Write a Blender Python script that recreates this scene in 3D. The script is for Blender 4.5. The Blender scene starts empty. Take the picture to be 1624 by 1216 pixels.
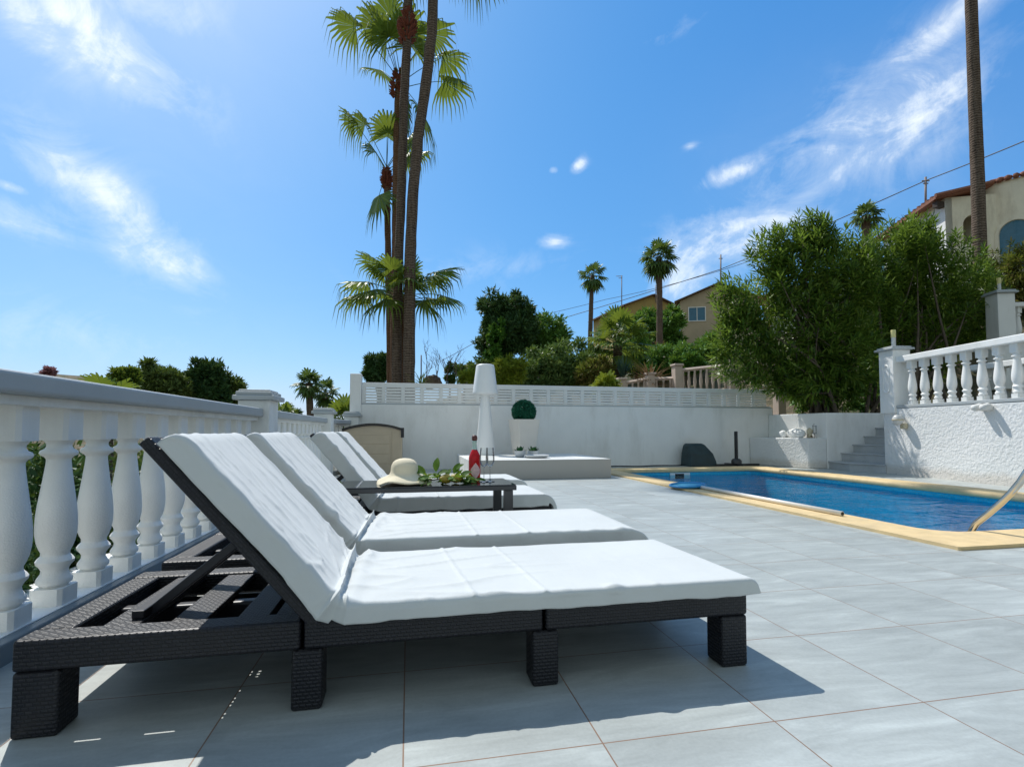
import bpy, bmesh, math, random
import numpy as np
from math import sin, cos, tan, pi, radians, sqrt, atan2, exp
from mathutils import Vector, Matrix, noise

R = random.Random(7)
sc = bpy.context.scene
C = sc.collection

# ------------------------------------------------------------------ helpers
CAM_H, YAW, PITCH, FPX = .71, radians(11.45), radians(2.5), 810.
FW = Vector((sin(YAW), cos(YAW), 0)); RT = Vector((cos(YAW), -sin(YAW), 0))
HZ = 683.
F3 = Vector((sin(YAW)*cos(PITCH), cos(YAW)*cos(PITCH), sin(PITCH))); U3 = RT.cross(F3)
def view_dir(u, v): return F3 + RT*((u-812)/FPX) + U3*((HZ - FPX*tan(PITCH) - v)/FPX)
def at(u, v, D):
    """real point seen along photo direction (u,v) at depth D metres"""
    d = view_dir(u, v); k = D/d.dot(FW)
    return Vector((d.x*k, d.y*k, CAM_H + d.z*k))

ORG = {}
class MB:
    def __init__(s): s.v = []; s.f = []; s.m = []; s.mi = 0; s.uv = None
    def add(s, vs, fs):
        o = len(s.v); s.v += [tuple(p) for p in vs]
        s.f += [tuple(i + o for i in f) for f in fs]; s.m += [s.mi] * len(fs)
    def box(s, x0, x1, y0, y1, z0, z1, M=None):
        vs = [Vector((x, y, z)) for z in (z0, z1) for y in (y0, y1) for x in (x0, x1)]
        if M is not None: vs = [M @ p for p in vs]
        s.add(vs, [(0,2,3,1),(4,5,7,6),(0,1,5,4),(2,6,7,3),(0,4,6,2),(1,3,7,5)])
    def prism(s, pts, z0, z1):
        n = len(pts)
        s.add([(x, y, z0) for x, y in pts] + [(x, y, z1) for x, y in pts],
              [tuple(range(n))[::-1], tuple(range(n, 2*n))] + [(i, (i+1) % n, n+(i+1) % n, n+i) for i in range(n)])
    def tube(s, pts, rad, n=10, cap=True):
        pts = [Vector(p) for p in pts]; k = len(pts)
        if not hasattr(rad, '__len__'): rad = [rad] * k
        vs = []; ref = None
        for i, p in enumerate(pts):
            t = (pts[min(i+1, k-1)] - pts[max(i-1, 0)]).normalized()
            if ref is None: ref = Vector((1, 0, 0)) if abs(t.x) < .8 else Vector((0, 1, 0))
            a = (ref - t * ref.dot(t)).normalized(); b = t.cross(a); ref = a
            vs += [p + (a * cos(2*pi*j/n) + b * sin(2*pi*j/n)) * rad[i] for j in range(n)]
        fs = [(i*n+j, i*n+(j+1) % n, (i+1)*n+(j+1) % n, (i+1)*n+j) for i in range(k-1) for j in range(n)]
        if cap: fs += [tuple(range(n))[::-1], tuple(range((k-1)*n, k*n))]
        s.add(vs, fs)
    def lathe(s, prof, c=(0,0,0), n=24, cap=True, wob=None):
        c = Vector(c); vs = []
        for r, z in prof:
            for j in range(n):
                a = 2*pi*j/n; dz = wob(r, a) if wob else 0
                vs.append(c + Vector((r*cos(a), r*sin(a), z + dz)))
        k = len(prof)
        fs = [(i*n+j, i*n+(j+1) % n, (i+1)*n+(j+1) % n, (i+1)*n+j) for i in range(k-1) for j in range(n)]
        if cap:
            if prof[0][0] > 1e-4: fs.append(tuple(range(n))[::-1])
            if prof[-1][0] > 1e-4: fs.append(tuple(range((k-1)*n, k*n)))
        s.add(vs, fs)
    def quad(s, a, b, c, d): s.add([a, b, c, d], [(0,1,2,3)])
    def build(s, name, mats, parent=None, smooth=False, bevel=0, seg=2, label=None, angle=None):
        if not isinstance(mats, (list, tuple)): mats = [mats]
        o0 = Vector(ORG.get(parent.name, (0,0,0))) if parent else Vector((0,0,0))
        me = bpy.data.meshes.new(name)
        V = np.array(s.v, dtype=np.float64).reshape(-1, 3) - np.array(o0)
        me.from_pydata(V.tolist(), [], s.f)
        for m in mats: me.materials.append(m)
        if len(mats) > 1: me.polygons.foreach_set('material_index', s.m)
        if smooth: me.polygons.foreach_set('use_smooth', [True] * len(me.polygons))
        me.update()
        if angle is not None: me.set_sharp_from_angle(angle=radians(angle))
        o = bpy.data.objects.new(name, me); C.objects.link(o)
        if parent: o.parent = parent
        ORG[o.name] = tuple(o0)
        if bevel:
            b = o.modifiers.new('bevel', 'BEVEL'); b.width = bevel; b.segments = seg; b.limit_method = 'ANGLE'; b.harden_normals = False
        if label: o['label'] = label
        return o

def tag(o, label, cat, group=None, kind=None):
    o['label'] = label; o['category'] = cat
    if group: o['group'] = group
    if kind: o['kind'] = kind
    return o
def thing(name, loc, label, cat, group=None):
    o = bpy.data.objects.new(name, None); C.objects.link(o); o.location = loc; o.empty_display_size = .1
    ORG[o.name] = tuple(loc); return tag(o, label, cat, group)
def struct(o): o['kind'] = 'structure'; return o
def inst(src, parent, loc, rz=0, scale=None):
    """another object of the same part; loc is a world position"""
    o = src.copy(); C.objects.link(o); o.parent = parent
    o.location = Vector(loc) - Vector(ORG.get(parent.name, (0,0,0))); o.rotation_euler.z = rz
    if scale: o.scale = scale
    return o
def copy_tree(o, parent=None):
    c = o.copy(); C.objects.link(c); ORG[c.name] = ORG.get(o.name, (0,0,0))
    if parent: c.parent = parent
    for ch in list(o.children): copy_tree(ch, c)
    return c

# ------------------------------------------------------------------ materials
def mat(name):
    m = bpy.data.materials.new(name); m.use_nodes = True; nt = m.node_tree
    return m, nt, nt.nodes['Principled BSDF'], nt.nodes['Material Output']
def nd(nt, t, **kw):
    n = nt.nodes.new(t)
    for k, v in kw.items():
        if k in n.inputs: n.inputs[k].default_value = v
        else: setattr(n, k, v)
    return n
def mth(nt, op, a, b=None, clamp=False):
    n = nt.nodes.new('ShaderNodeMath'); n.operation = op; n.use_clamp = clamp
    for i, x in enumerate((a, b)):
        if x is None: continue
        if isinstance(x, (int, float)): n.inputs[i].default_value = x
        else: nt.links.new(x, n.inputs[i])
    return n.outputs[0]
def ramp(nt, fac, stops, interp='LINEAR'):
    n = nt.nodes.new('ShaderNodeValToRGB'); n.color_ramp.interpolation = interp
    e = n.color_ramp.elements
    while len(e) < len(stops): e.new(.5)
    for i, (p, c) in enumerate(stops):
        e[i].position = p; e[i].color = (c[0], c[1], c[2], 1)
    nt.links.new(fac, n.inputs['Fac']); return n.outputs['Color']
def mixc(nt, fac, a, b, bt='MIX'):
    n = nt.nodes.new('ShaderNodeMix'); n.data_type = 'RGBA'; n.blend_type = bt
    for idx, x in ((0, fac), (6, a), (7, b)):
        if isinstance(x, (int, float)): n.inputs[idx].default_value = x
        elif isinstance(x, tuple): n.inputs[idx].default_value = (x[0], x[1], x[2], 1)
        else: nt.links.new(x, n.inputs[idx])
    return n.outputs[2]
def bump(nt, p, height, strength=.3, dist=.01):
    b = nd(nt, 'ShaderNodeBump', Strength=strength, Distance=dist)
    nt.links.new(height, b.inputs['Height']); nt.links.new(b.outputs[0], p.inputs['Normal']); return b
def coords(nt, scale=(1,1,1), rot=(0,0,0), kind='Object'):
    tc = nt.nodes.new('ShaderNodeTexCoord'); mp = nt.nodes.new('ShaderNodeMapping')
    mp.inputs['Scale'].default_value = scale; mp.inputs['Rotation'].default_value = rot
    nt.links.new(tc.outputs[kind], mp.inputs['Vector']); return mp.outputs[0]
def noi(nt, vec, scale, detail=4, rough=.55, dist=0):
    n = nd(nt, 'ShaderNodeTexNoise', Scale=scale, Detail=detail, Roughness=rough, Distortion=dist)
    nt.links.new(vec, n.inputs['Vector']); return n.outputs['Fac']

def plain(name, col, rough=.6, var=.08, nscale=6, bmp=0, bscale=60, metal=0, spec=.5, dirt=None):
    m, nt, p, _ = mat(name); v = coords(nt)
    f = noi(nt, v, nscale)
    lo = tuple(c*(1-var) for c in col); hi = tuple(min(1, c*(1+var)) for c in col)
    col_ = ramp(nt, f, [(.3, lo), (.7, hi)])
    if dirt:
        g = noi(nt, coords(nt, (1.2, 1.2, .35)), 2.2, 6, .65)
        k = ramp(nt, g, [(.50, (0,0,0)), (.72, (1,1,1))])
        col_ = mixc(nt, mth(nt, 'MULTIPLY', k, .42), col_, dirt)
        g2 = noi(nt, coords(nt, (14, 14, .9)), 1.6, 6, .7)
        col_ = mixc(nt, mth(nt, 'MULTIPLY', ramp(nt, g2, [(.55, (0,0,0)), (.8, (1,1,1))]), .13), col_, dirt)
    nt.links.new(col_, p.inputs['Base Color'])
    p.inputs['Roughness'].default_value = rough; p.inputs['Metallic'].default_value = metal
    p.inputs['Specular IOR Level'].default_value = spec
    if bmp: bump(nt, p, noi(nt, v, bscale, 5), bmp, .01)
    return m

def leafmat(name, cols, rough=.5, trans=.3, tcol=None):
    m, nt, p, out = mat(name)
    g = nt.nodes.new('ShaderNodeNewGeometry')
    stops = [(i/(len(cols)-1), c) for i, c in enumerate(cols)]
    c = ramp(nt, g.outputs['Random Per Island'], stops)
    nt.links.new(c, p.inputs['Base Color']); p.inputs['Roughness'].default_value = rough
    p.inputs['Specular IOR Level'].default_value = .28
    t = nt.nodes.new('ShaderNodeBsdfTranslucent')
    tc = mixc(nt, .6, c, tcol or (.22, .30, .03)); nt.links.new(tc, t.inputs['Color'])
    mx = nt.nodes.new('ShaderNodeMixShader'); mx.inputs[0].default_value = trans
    nt.links.new(p.outputs[0], mx.inputs[1]); nt.links.new(t.outputs[0], mx.inputs[2])
    nt.links.new(mx.outputs[0], out.inputs[0]); return m

def tile_mat(name, size, ox, oy, base, grout, rough=.42, gw=.0018):
    m, nt, p, _ = mat(name)
    tc = nt.nodes.new('ShaderNodeTexCoord'); sp = nt.nodes.new('ShaderNodeSeparateXYZ')
    nt.links.new(tc.outputs['Object'], sp.inputs[0])
    tx = mth(nt, 'DIVIDE', mth(nt, 'SUBTRACT', sp.outputs[0], ox), size)
    ty = mth(nt, 'DIVIDE', mth(nt, 'SUBTRACT', sp.outputs[1], oy), size)
    def edge(t): return mth(nt, 'ABSOLUTE', mth(nt, 'SUBTRACT', mth(nt, 'FRACT', mth(nt, 'ADD', t, .5)), .5))
    d = mth(nt, 'MINIMUM', edge(tx), edge(ty))
    g = mth(nt, 'LESS_THAN', d, gw/size)
    cb = nt.nodes.new('ShaderNodeCombineXYZ')
    nt.links.new(mth(nt, 'FLOOR', tx), cb.inputs[0]); nt.links.new(mth(nt, 'FLOOR', ty), cb.inputs[1])
    wn = nt.nodes.new('ShaderNodeTexWhiteNoise'); nt.links.new(cb.outputs[0], wn.inputs['Vector'])
    mp = nt.nodes.new('ShaderNodeMapping'); mp.inputs['Scale'].default_value = (1.7, 7.5, 1)
    mp.inputs['Rotation'].default_value = (0, 0, radians(-28))
    nt.links.new(tc.outputs['Object'], mp.inputs['Vector'])
    vm = nt.nodes.new('ShaderNodeVectorMath'); vm.operation = 'MULTIPLY_ADD'
    nt.links.new(wn.outputs['Color'], vm.inputs[0]); vm.inputs[1].default_value = (9, 9, 9); nt.links.new(mp.outputs[0], vm.inputs[2])
    f = noi(nt, vm.outputs[0], 1.5, 8, .66, .6); f2 = noi(nt, tc.outputs['Object'], 1.1, 5, .6)
    b = base
    col = ramp(nt, f, [(.28, tuple(c*.70 for c in b)), (.44, tuple(c*.93 for c in b)), (.56, tuple(min(1, c*1.10) for c in b)), (.70, tuple(min(1, c*1.42) for c in b))])
    col = mixc(nt, .28, col, mixc(nt, wn.outputs['Value'], tuple(c*.86 for c in b), tuple(min(1, c*1.12) for c in b)))
    st = ramp(nt, f2, [(.35, (1.06,1.06,1.06)), (.7, (.80,.80,.79))]); col = mixc(nt, .7, col, st, 'MULTIPLY')
    sp3 = noi(nt, tc.outputs['Object'], 95, 3, .7)
    col = mixc(nt, .35, col, ramp(nt, sp3, [(.36, (.80,.80,.80)), (.6, (1,1,1))]), 'MULTIPLY')
    col = mixc(nt, g, col, grout)
    nt.links.new(col, p.inputs['Base Color'])
    nt.links.new(ramp(nt, f, [(.3, (rough+.08,)*3), (.7, (rough-.05,)*3)]), p.inputs['Roughness'])
    h = mth(nt, 'ADD', mth(nt, 'MULTIPLY', mth(nt, 'SUBTRACT', 1, g), 1.), mth(nt, 'MULTIPLY', sp3, .12))
    bump(nt, p, h, .35, .002)
    return m

def weave_mat(name, col=(.012,.012,.017), hole=(.005,.005,.007), rough=.44):
    m, nt, p, _ = mat(name)
    tc = nt.nodes.new('ShaderNodeTexCoord')
    sp = nt.nodes.new('ShaderNodeSeparateXYZ'); nt.links.new(tc.outputs['Object'], sp.inputs[0])
    sn = nt.nodes.new('ShaderNodeSeparateXYZ'); nt.links.new(tc.outputs['Normal'], sn.inputs[0])
    ax = mth(nt, 'GREATER_THAN', mth(nt, 'ABSOLUTE', sn.outputs[0]), .7)
    az = mth(nt, 'GREATER_THAN', mth(nt, 'ABSOLUTE', sn.outputs[2]), .7)
    X, Y, Z = sp.outputs
    u = mth(nt, 'ADD', mth(nt, 'MULTIPLY', X, mth(nt, 'SUBTRACT', 1, ax)), mth(nt, 'MULTIPLY', Y, ax))
    w = mth(nt, 'ADD', mth(nt, 'MULTIPLY', Z, mth(nt, 'SUBTRACT', 1, az)), mth(nt, 'MULTIPLY', Y, az))
    cb = nt.nodes.new('ShaderNodeCombineXYZ'); nt.links.new(u, cb.inputs[0]); nt.links.new(w, cb.inputs[1])
    br = nt.nodes.new('ShaderNodeTexBrick'); br.offset = .5
    for k, v in (('Scale', 1.), ('Mortar Size', .0022), ('Mortar Smooth', .5), ('Bias', 0.), ('Brick Width', .0155), ('Row Height', .0092)):
        br.inputs[k].default_value = v
    br.inputs['Color1'].default_value = (*[c*.8 for c in col], 1); br.inputs['Color2'].default_value = (*[c*1.25 for c in col], 1)
    br.inputs['Mortar'].default_value = (*hole, 1)
    nt.links.new(cb.outputs[0], br.inputs['Vector'])
    nt.links.new(br.outputs['Color'], p.inputs['Base Color'])
    # round profile of the strands
    fr = mth(nt, 'SUBTRACT', mth(nt, 'FRACT', mth(nt, 'DIVIDE', w, .0092)), .5)
    hh = mth(nt, 'SUBTRACT', 1, mth(nt, 'MULTIPLY', mth(nt, 'MULTIPLY', fr, fr), 3))
    sw = mth(nt, 'MULTIPLY', mth(nt, 'SINE', mth(nt, 'ADD', mth(nt, 'MULTIPLY', u, 2*pi/.031), mth(nt, 'MULTIPLY', mth(nt, 'FLOOR', mth(nt, 'DIVIDE', w, .0092)), pi))), .35)
    h = mth(nt, 'MULTIPLY', mth(nt, 'ADD', hh, sw), mth(nt, 'SUBTRACT', 1, br.outputs['Fac']))
    bump(nt, p, h, .6, .004)
    p.inputs['Roughness'].default_value = rough; p.inputs['Specular IOR Level'].default_value = .5
    return m

def clear_mat(name, tint=(1,1,1), rough=.02, ior=1.45, bmpf=None, refl=1.):
    """thin clear pane / water surface: fresnel mix of reflection and tinted see-through"""
    m, nt, p, out = mat(name); nt.nodes.remove(p)
    fr = nd(nt, 'ShaderNodeFresnel', IOR=ior); gl = nd(nt, 'ShaderNodeBsdfGlossy', Roughness=rough)
    tr = nd(nt, 'ShaderNodeBsdfTransparent', Color=(*tint, 1)); mx = nt.nodes.new('ShaderNodeMixShader')
    nt.links.new(fr.outputs[0] if refl == 1. else mth(nt, 'MULTIPLY', fr.outputs[0], refl), mx.inputs[0])
    nt.links.new(tr.outputs[0], mx.inputs[1]); nt.links.new(gl.outputs[0], mx.inputs[2])
    nt.links.new(mx.outputs[0], out.inputs[0])
    if bmpf:
        b = bmpf(nt); nt.links.new(b, fr.inputs['Normal']); nt.links.new(b, gl.inputs['Normal'])
    return m

M = {}
M['white'] = plain('white_paint', (.86,.855,.83), .55, .03, 3, .12, 90, dirt=(.55,.53,.48))
M['offwhite'] = plain('balustrade_paint', (.88,.88,.85), .6, .05, 5, .25, 160, dirt=(.5,.5,.46))
M['grey_rail'] = plain('pale_grey_paint', (.42,.45,.46), .5, .05, 3, .15, 140, dirt=(.4,.41,.4))
M['kerb'] = plain('blue_grey_skirting_tile', (.17,.21,.24), .35, .08, 4)
M['stair_tile'] = plain('stair_tile', (.42,.44,.45), .45, .10, 5, .1, 120)
M['plinth_tile'] = tile_mat('plinth_tile', .56, .9, 7.33, (.76,.76,.73), (.42,.40,.37), .5)
M['tile'] = tile_mat('terrace_tile', .445, -.005, 1.13, (.415,.445,.43), (.25,.16,.11))
M['weave'] = weave_mat('dark_rattan')
M['dark_plastic'] = plain('dark_plastic', (.014,.014,.018), .4, .1)
M['black'] = plain('black_rubber', (.012,.012,.013), .5, .1)
M['dark_metal'] = plain('anthracite_metal', (.05,.052,.055), .35, .1, metal=.3)
M['steel'] = plain('brushed_steel', (.62,.59,.54), .16, .06, 20, metal=1.)
M['coping'] = plain('sand_coping', (.72,.535,.28), .7, .10, 9, .25, 220, dirt=(.50,.40,.25))
M['soil'] = plain('dry_soil', (.16,.11,.07), .95, .4, 3, .6, 12)
M['terracotta'] = plain('clay_tiles', (.25,.10,.06), .8, .3, 14, .3, 40)
M['brown_roof'] = plain('weathered_brown_tiles', (.15,.10,.075), .85, .25, 10, .3, 30)
M['beige_wall'] = plain('beige_render', (.50,.40,.27), .85, .06, 2, .2, 60, dirt=(.36,.29,.2))
M['yellow_wall'] = plain('ochre_render', (.42,.31,.10), .85, .06, 2, .2, 60, dirt=(.3,.23,.1))
M['cream_wall'] = plain('cream_render', (.84,.77,.61), .85, .05, 2, .2, 60, dirt=(.45,.38,.27))
M['pink_stone'] = plain('pinkish_stone', (.60,.48,.40), .8, .06, 4, .2, 60)
M['window_blue'] = plain('window_glass', (.05,.16,.24), .08, .1)
M['window_dark'] = plain('dark_opening', (.02,.018,.016), .7, .1)
M['wood'] = plain('dark_timber', (.05,.03,.02), .7, .2)
M['box_beige'] = plain('beige_resin', (.50,.41,.295), .55, .05, 8, .15, 120)
M['lamp'] = plain('lamp_plastic', (.87,.87,.86), .4, .01)
M['pot'] = plain('taupe_planter', (.70,.66,.60), .5, .03)
M['bowl'] = plain('pale_ceramic', (.55,.57,.58), .3, .03)
M['stone'] = plain('white_boulder', (.78,.78,.76), .6, .05, 8, .3, 30)
M['cover'] = plain('dark_teal_cover', (.012,.035,.042), .5, .25, 7, .3, 18)
M['pole'] = plain('white_pole', (.80,.76,.68), .35, .04)
M['net'] = plain('blue_plastic', (.02,.25,.55), .4, .1)
M['lampglass'] = plain('frosted_lamp', (.62,.62,.60), .3, .05)
M['lampyellow'] = plain('yellow_lamp_head', (.66,.60,.26), .35, .05)
M['fixture'] = plain('aged_wall_lamp', (.55,.48,.33), .45, .15, 30)
M['shell'] = plain('plaster_shell', (.70,.69,.66), .7, .05, 20, .2, 60)
M['label'] = plain('pink_paper', (.74,.50,.50), .6, .15, 60)
M['cork'] = plain('dark_red_stopper', (.10,.025,.02), .5, .2)
M['lemon'] = plain('ripening_lemon', (.36,.27,.03), .45, .3, 18, .3, 200)
M['wire'] = plain('cable_black', (.03,.03,.035), .6, .05)
M['rust'] = plain('galvanised_pole', (.20,.16,.15), .6, .2, 20)
M['dead'] = plain('dead_wood', (.14,.10,.07), .9, .3, 8)

def cloth_mat():
    m, nt, p, _ = mat('white_cotton')
    v = coords(nt); f = noi(nt, v, 3, 4)
    nt.links.new(ramp(nt, f, [(.3, (.59,.61,.60)), (.7, (.645,.665,.65))]), p.inputs['Base Color'])
    p.inputs['Roughness'].default_value = .85; p.inputs['Specular IOR Level'].default_value = .2
    p.inputs['Sheen Weight'].default_value = .25
    w = noi(nt, v, 420, 2); w2 = noi(nt, coords(nt, (1, .35, 1), (0, 0, radians(25))), 26, 5, .6)
    h = mth(nt, 'ADD', mth(nt, 'MULTIPLY', w, .25), mth(nt, 'MULTIPLY', w2, 1.1))
    bump(nt, p, h, .28, .006); return m
M['cloth'] = cloth_mat()

def stucco_mat():
    m, nt, p, _ = mat('rough_white_stucco'); v = coords(nt)
    f = noi(nt, v, 1.2, 5)
    c = ramp(nt, f, [(.3, (.73,.74,.73)), (.7, (.80,.80,.79))])
    sp = nt.nodes.new('ShaderNodeSeparateXYZ'); nt.links.new(v, sp.inputs[0])
    n2 = noi(nt, v, 4, 5)
    k = mth(nt, 'SUBTRACT', 1, mth(nt, 'DIVIDE', mth(nt, 'ADD', sp.outputs[2], mth(nt, 'MULTIPLY', n2, -.16)), .1), True)
    c = mixc(nt, mth(nt, 'MULTIPLY', k, .5), c, (.55,.47,.38))
    nt.links.new(c, p.inputs['Base Color']); p.inputs['Roughness'].default_value = .8
    vo = nd(nt, 'ShaderNodeTexVoronoi', Scale=24.); vo.feature = 'SMOOTH_F1'
    mx = nt.nodes.new('ShaderNodeVectorMath'); mx.operation = 'MULTIPLY_ADD'
    nz = nd(nt, 'ShaderNodeTexNoise', Scale=11., Detail=3.); nt.links.new(v, nz.inputs['Vector'])
    nt.links.new(nz.outputs['Color'], mx.inputs[0]); mx.inputs[1].default_value = (.12,.12,.12); nt.links.new(v, mx.inputs[2])
    nt.links.new(mx.outputs[0], vo.inputs['Vector'])
    h = mth(nt, 'ADD', mth(nt, 'MULTIPLY', vo.outputs['Distance'], .8), mth(nt, 'MULTIPLY', noi(nt, v, 34, 5, .6), .9))
    bump(nt, p, h, .6, .016); return m
M['stucco'] = stucco_mat()

def trunk_mat(name, a, b):
    m, nt, p, _ = mat(name); v = coords(nt, (1, 1, 1))
    w = nd(nt, 'ShaderNodeTexWave', Scale=4.5, Distortion=5., Detail=3.); w.bands_direction = 'Z'
    w.inputs['Detail Scale'].default_value = 3
    nt.links.new(v, w.inputs['Vector'])
    f2 = noi(nt, coords(nt, (9, 9, .8)), 2.2, 5)
    f = mth(nt, 'ADD', mth(nt, 'MULTIPLY', w.outputs['Fac'], .35), mth(nt, 'MULTIPLY', f2, .65))
    nt.links.new(ramp(nt, f, [(.25, a), (.7, b)]), p.inputs['Base Color'])
    p.inputs['Roughness'].default_value = .95; p.inputs['Specular IOR Level'].default_value = .1
    bump(nt, p, f, .8, .03); return m
M['trunk'] = trunk_mat('palm_trunk', (.065,.045,.034), (.20,.15,.115))
M['trunk_red'] = trunk_mat('palm_trunk_reddish', (.09,.045,.027), (.23,.135,.085))
M['boots'] = plain('red_brown_leaf_bases', (.20,.055,.03), .9, .5, 30, .8, 40)
M['bark'] = plain('grey_bark', (.11,.085,.06), .95, .3, 12, .6, 30)

M['palm'] = leafmat('fan_palm_leaf', [(0.056,0.106,0.015), (0.094,0.163,0.022), (0.138,0.213,0.031)], .42, .35, (.30,.36,.04))
M['palm_dark'] = leafmat('dark_palm_leaf', [(0.038,0.085,0.023), (0.076,0.142,0.034), (0.133,0.209,0.057)], .45, .22)
M['oleander'] = leafmat('oleander_leaf', [(.024,.066,.010), (.064,.135,.016), (.12,.21,.026), (.22,.31,.055)], .40, .34, (.29,.42,.05))
M['oleander_brown'] = leafmat('browning_leaf', [(0.095,0.133,0.023), (0.190,0.190,0.038), (0.266,0.190,0.067)], .5, .28)
M['pine'] = leafmat('pine_needles', [(0.022,0.067,0.022), (0.043,0.110,0.033), (0.088,0.165,0.049)], .6, .12)
M['pine_olive'] = leafmat('olive_pine_needles', [(0.061,0.104,0.028), (0.123,0.181,0.043), (0.206,0.261,0.077)], .6, .18)  # second needle colour, paler and more olive
M['ivy'] = leafmat('bright_ivy', [(0.038,0.123,0.019), (0.076,0.209,0.028), (0.114,0.285,0.038)], .45, .25)
M['hedge'] = leafmat('hedge_leaf', [(0.061,0.123,0.033), (0.123,0.206,0.055), (0.220,0.303,0.088)], .5, .2)
M['hedge_green'] = leafmat('green_hedge_leaf', [(0.049,0.138,0.028), (0.110,0.248,0.041), (0.193,0.386,0.070)], .45, .25)
M['lime'] = leafmat('lime_leaf', [(.13,.20,.02), (.22,.29,.025), (.30,.35,.035)], .5, .3, (.4,.42,.04))
M['agave'] = leafmat('grey_green_blade', [(0.042,0.098,0.077), (0.070,0.140,0.112)], .5, .1)
M['dry'] = leafmat('dry_grass', [(0.160,0.080,0.030), (0.220,0.130,0.060), (0.120,0.080,0.030)], .8, .2, (.3,.2,.1))
M['topiary'] = leafmat('topiary_plastic_leaf', [(0.009,0.078,0.044), (0.017,0.122,0.071), (0.031,0.189,0.111)], .4, .08, (.02,.2,.1))
M['succulent'] = leafmat('succulent_leaf', [(0.019,0.085,0.034), (0.038,0.152,0.057)], .45, .08)
M['citrus'] = leafmat('citrus_leaf', [(0.036,0.102,0.012), (0.072,0.168,0.018), (0.156,0.252,0.036)], .7, .35)
M['cactus'] = leafmat('cactus_pad', [(0.100,0.160,0.030), (0.170,0.230,0.050)], .6, .1)
M['grass'] = leafmat('scrub_leaf', [(0.057,0.095,0.023), (0.114,0.133,0.038), (0.190,0.171,0.067)], .8, .15)
M['pinkflower'] = leafmat('pink_blossom', [(0.300,0.120,0.140), (0.400,0.200,0.200)], .6, .2, (.4,.2,.2))

# ------------------------------------------------------------------ terrain, terrace, pool
def sm(a, b, x):
    t = min(1, max(0, (x-a)/(b-a))); return t*t*(3-2*t)
def hz(x, y):
    if y < 9.9 and x < 7.0: inside = True
    up = .055*max(0, y-10) + .27*max(0, x-1.5) * sm(9.5, 22, y + max(0, x-8)*1.2)
    up += .5 * sm(9.9, 11.5, y)
    up = min(up, 16 + .02*max(0, x))
    left = -1.6 - .02*max(0, -x-6) + .004*max(0, y-30)
    k = sm(-3.2, -.9, x)
    z = left*(1-k) + up*k
    if x > 7.4 and y < 12: z = max(z, 1.0*sm(7.4, 7.6, x))
    far = sm(120, 400, sqrt(x*x+y*y))
    z = z*(1-far) + -4*far
    z += .10*noise.noise(Vector((x*.5, y*.5, 0)))*sm(10, 14, y + max(0, -x-2)*4)
    return z
def in_hole(x, y):      # where the terrace, pool and stairs stand
    return -1.55 < x < 7.75 and y < 9.95 or (7.5 < x < 9.6 and 7.1 < y < 8.35)
g = MB()
xs = sorted(set([round(v, 3) for v in list(np.arange(-40, 60.1, 1.0)) + list(np.arange(-6, 14, .5)) + [60*1.25**i for i in range(1, 16)] + [-40*1.28**i for i in range(1, 15)]]))
ys = sorted(set([round(v, 3) for v in list(np.arange(-12, 70.1, 1.0)) + list(np.arange(8, 16, .5)) + [70*1.25**i for i in range(1, 14)] + [-12*1.5**i for i in range(1, 12)]]))
W = len(xs)
g.v = [(x, y, -2.2 if in_hole(x, y) else hz(x, y)) for y in ys for x in xs]
g.f = [(j*W+i, j*W+i+1, (j+1)*W+i+1, (j+1)*W+i) for j in range(len(ys)-1) for i in range(W-1)]
g.m = [0]*len(g.f)
def ground_mat():
    m, nt, p, _ = mat('dry_scrub_ground'); v = coords(nt)
    f = noi(nt, v, .35, 8, .65); f2 = noi(nt, v, 3, 6, .7)
    c = ramp(nt, mth(nt, 'ADD', mth(nt, 'MULTIPLY', f, .6), mth(nt, 'MULTIPLY', f2, .4)), [(.3, (.045,.06,.02)), (.48, (.09,.085,.04)), (.6, (.22,.16,.10)), (.75, (.30,.24,.17))])
    nt.links.new(c, p.inputs['Base Color']); p.inputs['Roughness'].default_value = .95
    bump(nt, p, f2, .8, .2); return m
struct(g.build('ground', ground_mat(), smooth=True))

# terrace slab with the hole for the pool (four rectangles in one sheet)
PX0, PX1, PY0, PY1 = 3.21, 6.75, 2.475, 8.95
t = MB()
def sheet(mb, x0, x1, y0, y1, z): mb.quad((x0,y0,z), (x1,y0,z), (x1,y1,z), (x0,y1,z))
TX0, TX1, TY0, TY1 = -1.35, 9.3, -3.0, 9.72
sheet(t, TX0, PX0, TY0, TY1, 0); sheet(t, PX1, TX1, TY0, TY1, 0); sheet(t, PX0, PX1, TY0, PY0, 0); sheet(t, PX0, PX1, PY1, TY1, 0)
struct(t.build('terrace', M['tile']))
s = MB(); s.box(TX0-.02, TX0-.004, TY0, TY1, -2.2, -.01); s.box(TX0, TX1, TY0-.02, TY0-.004, -2.2, -.01)
struct(s.build('terrace_edge', M['offwhite']))

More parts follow.
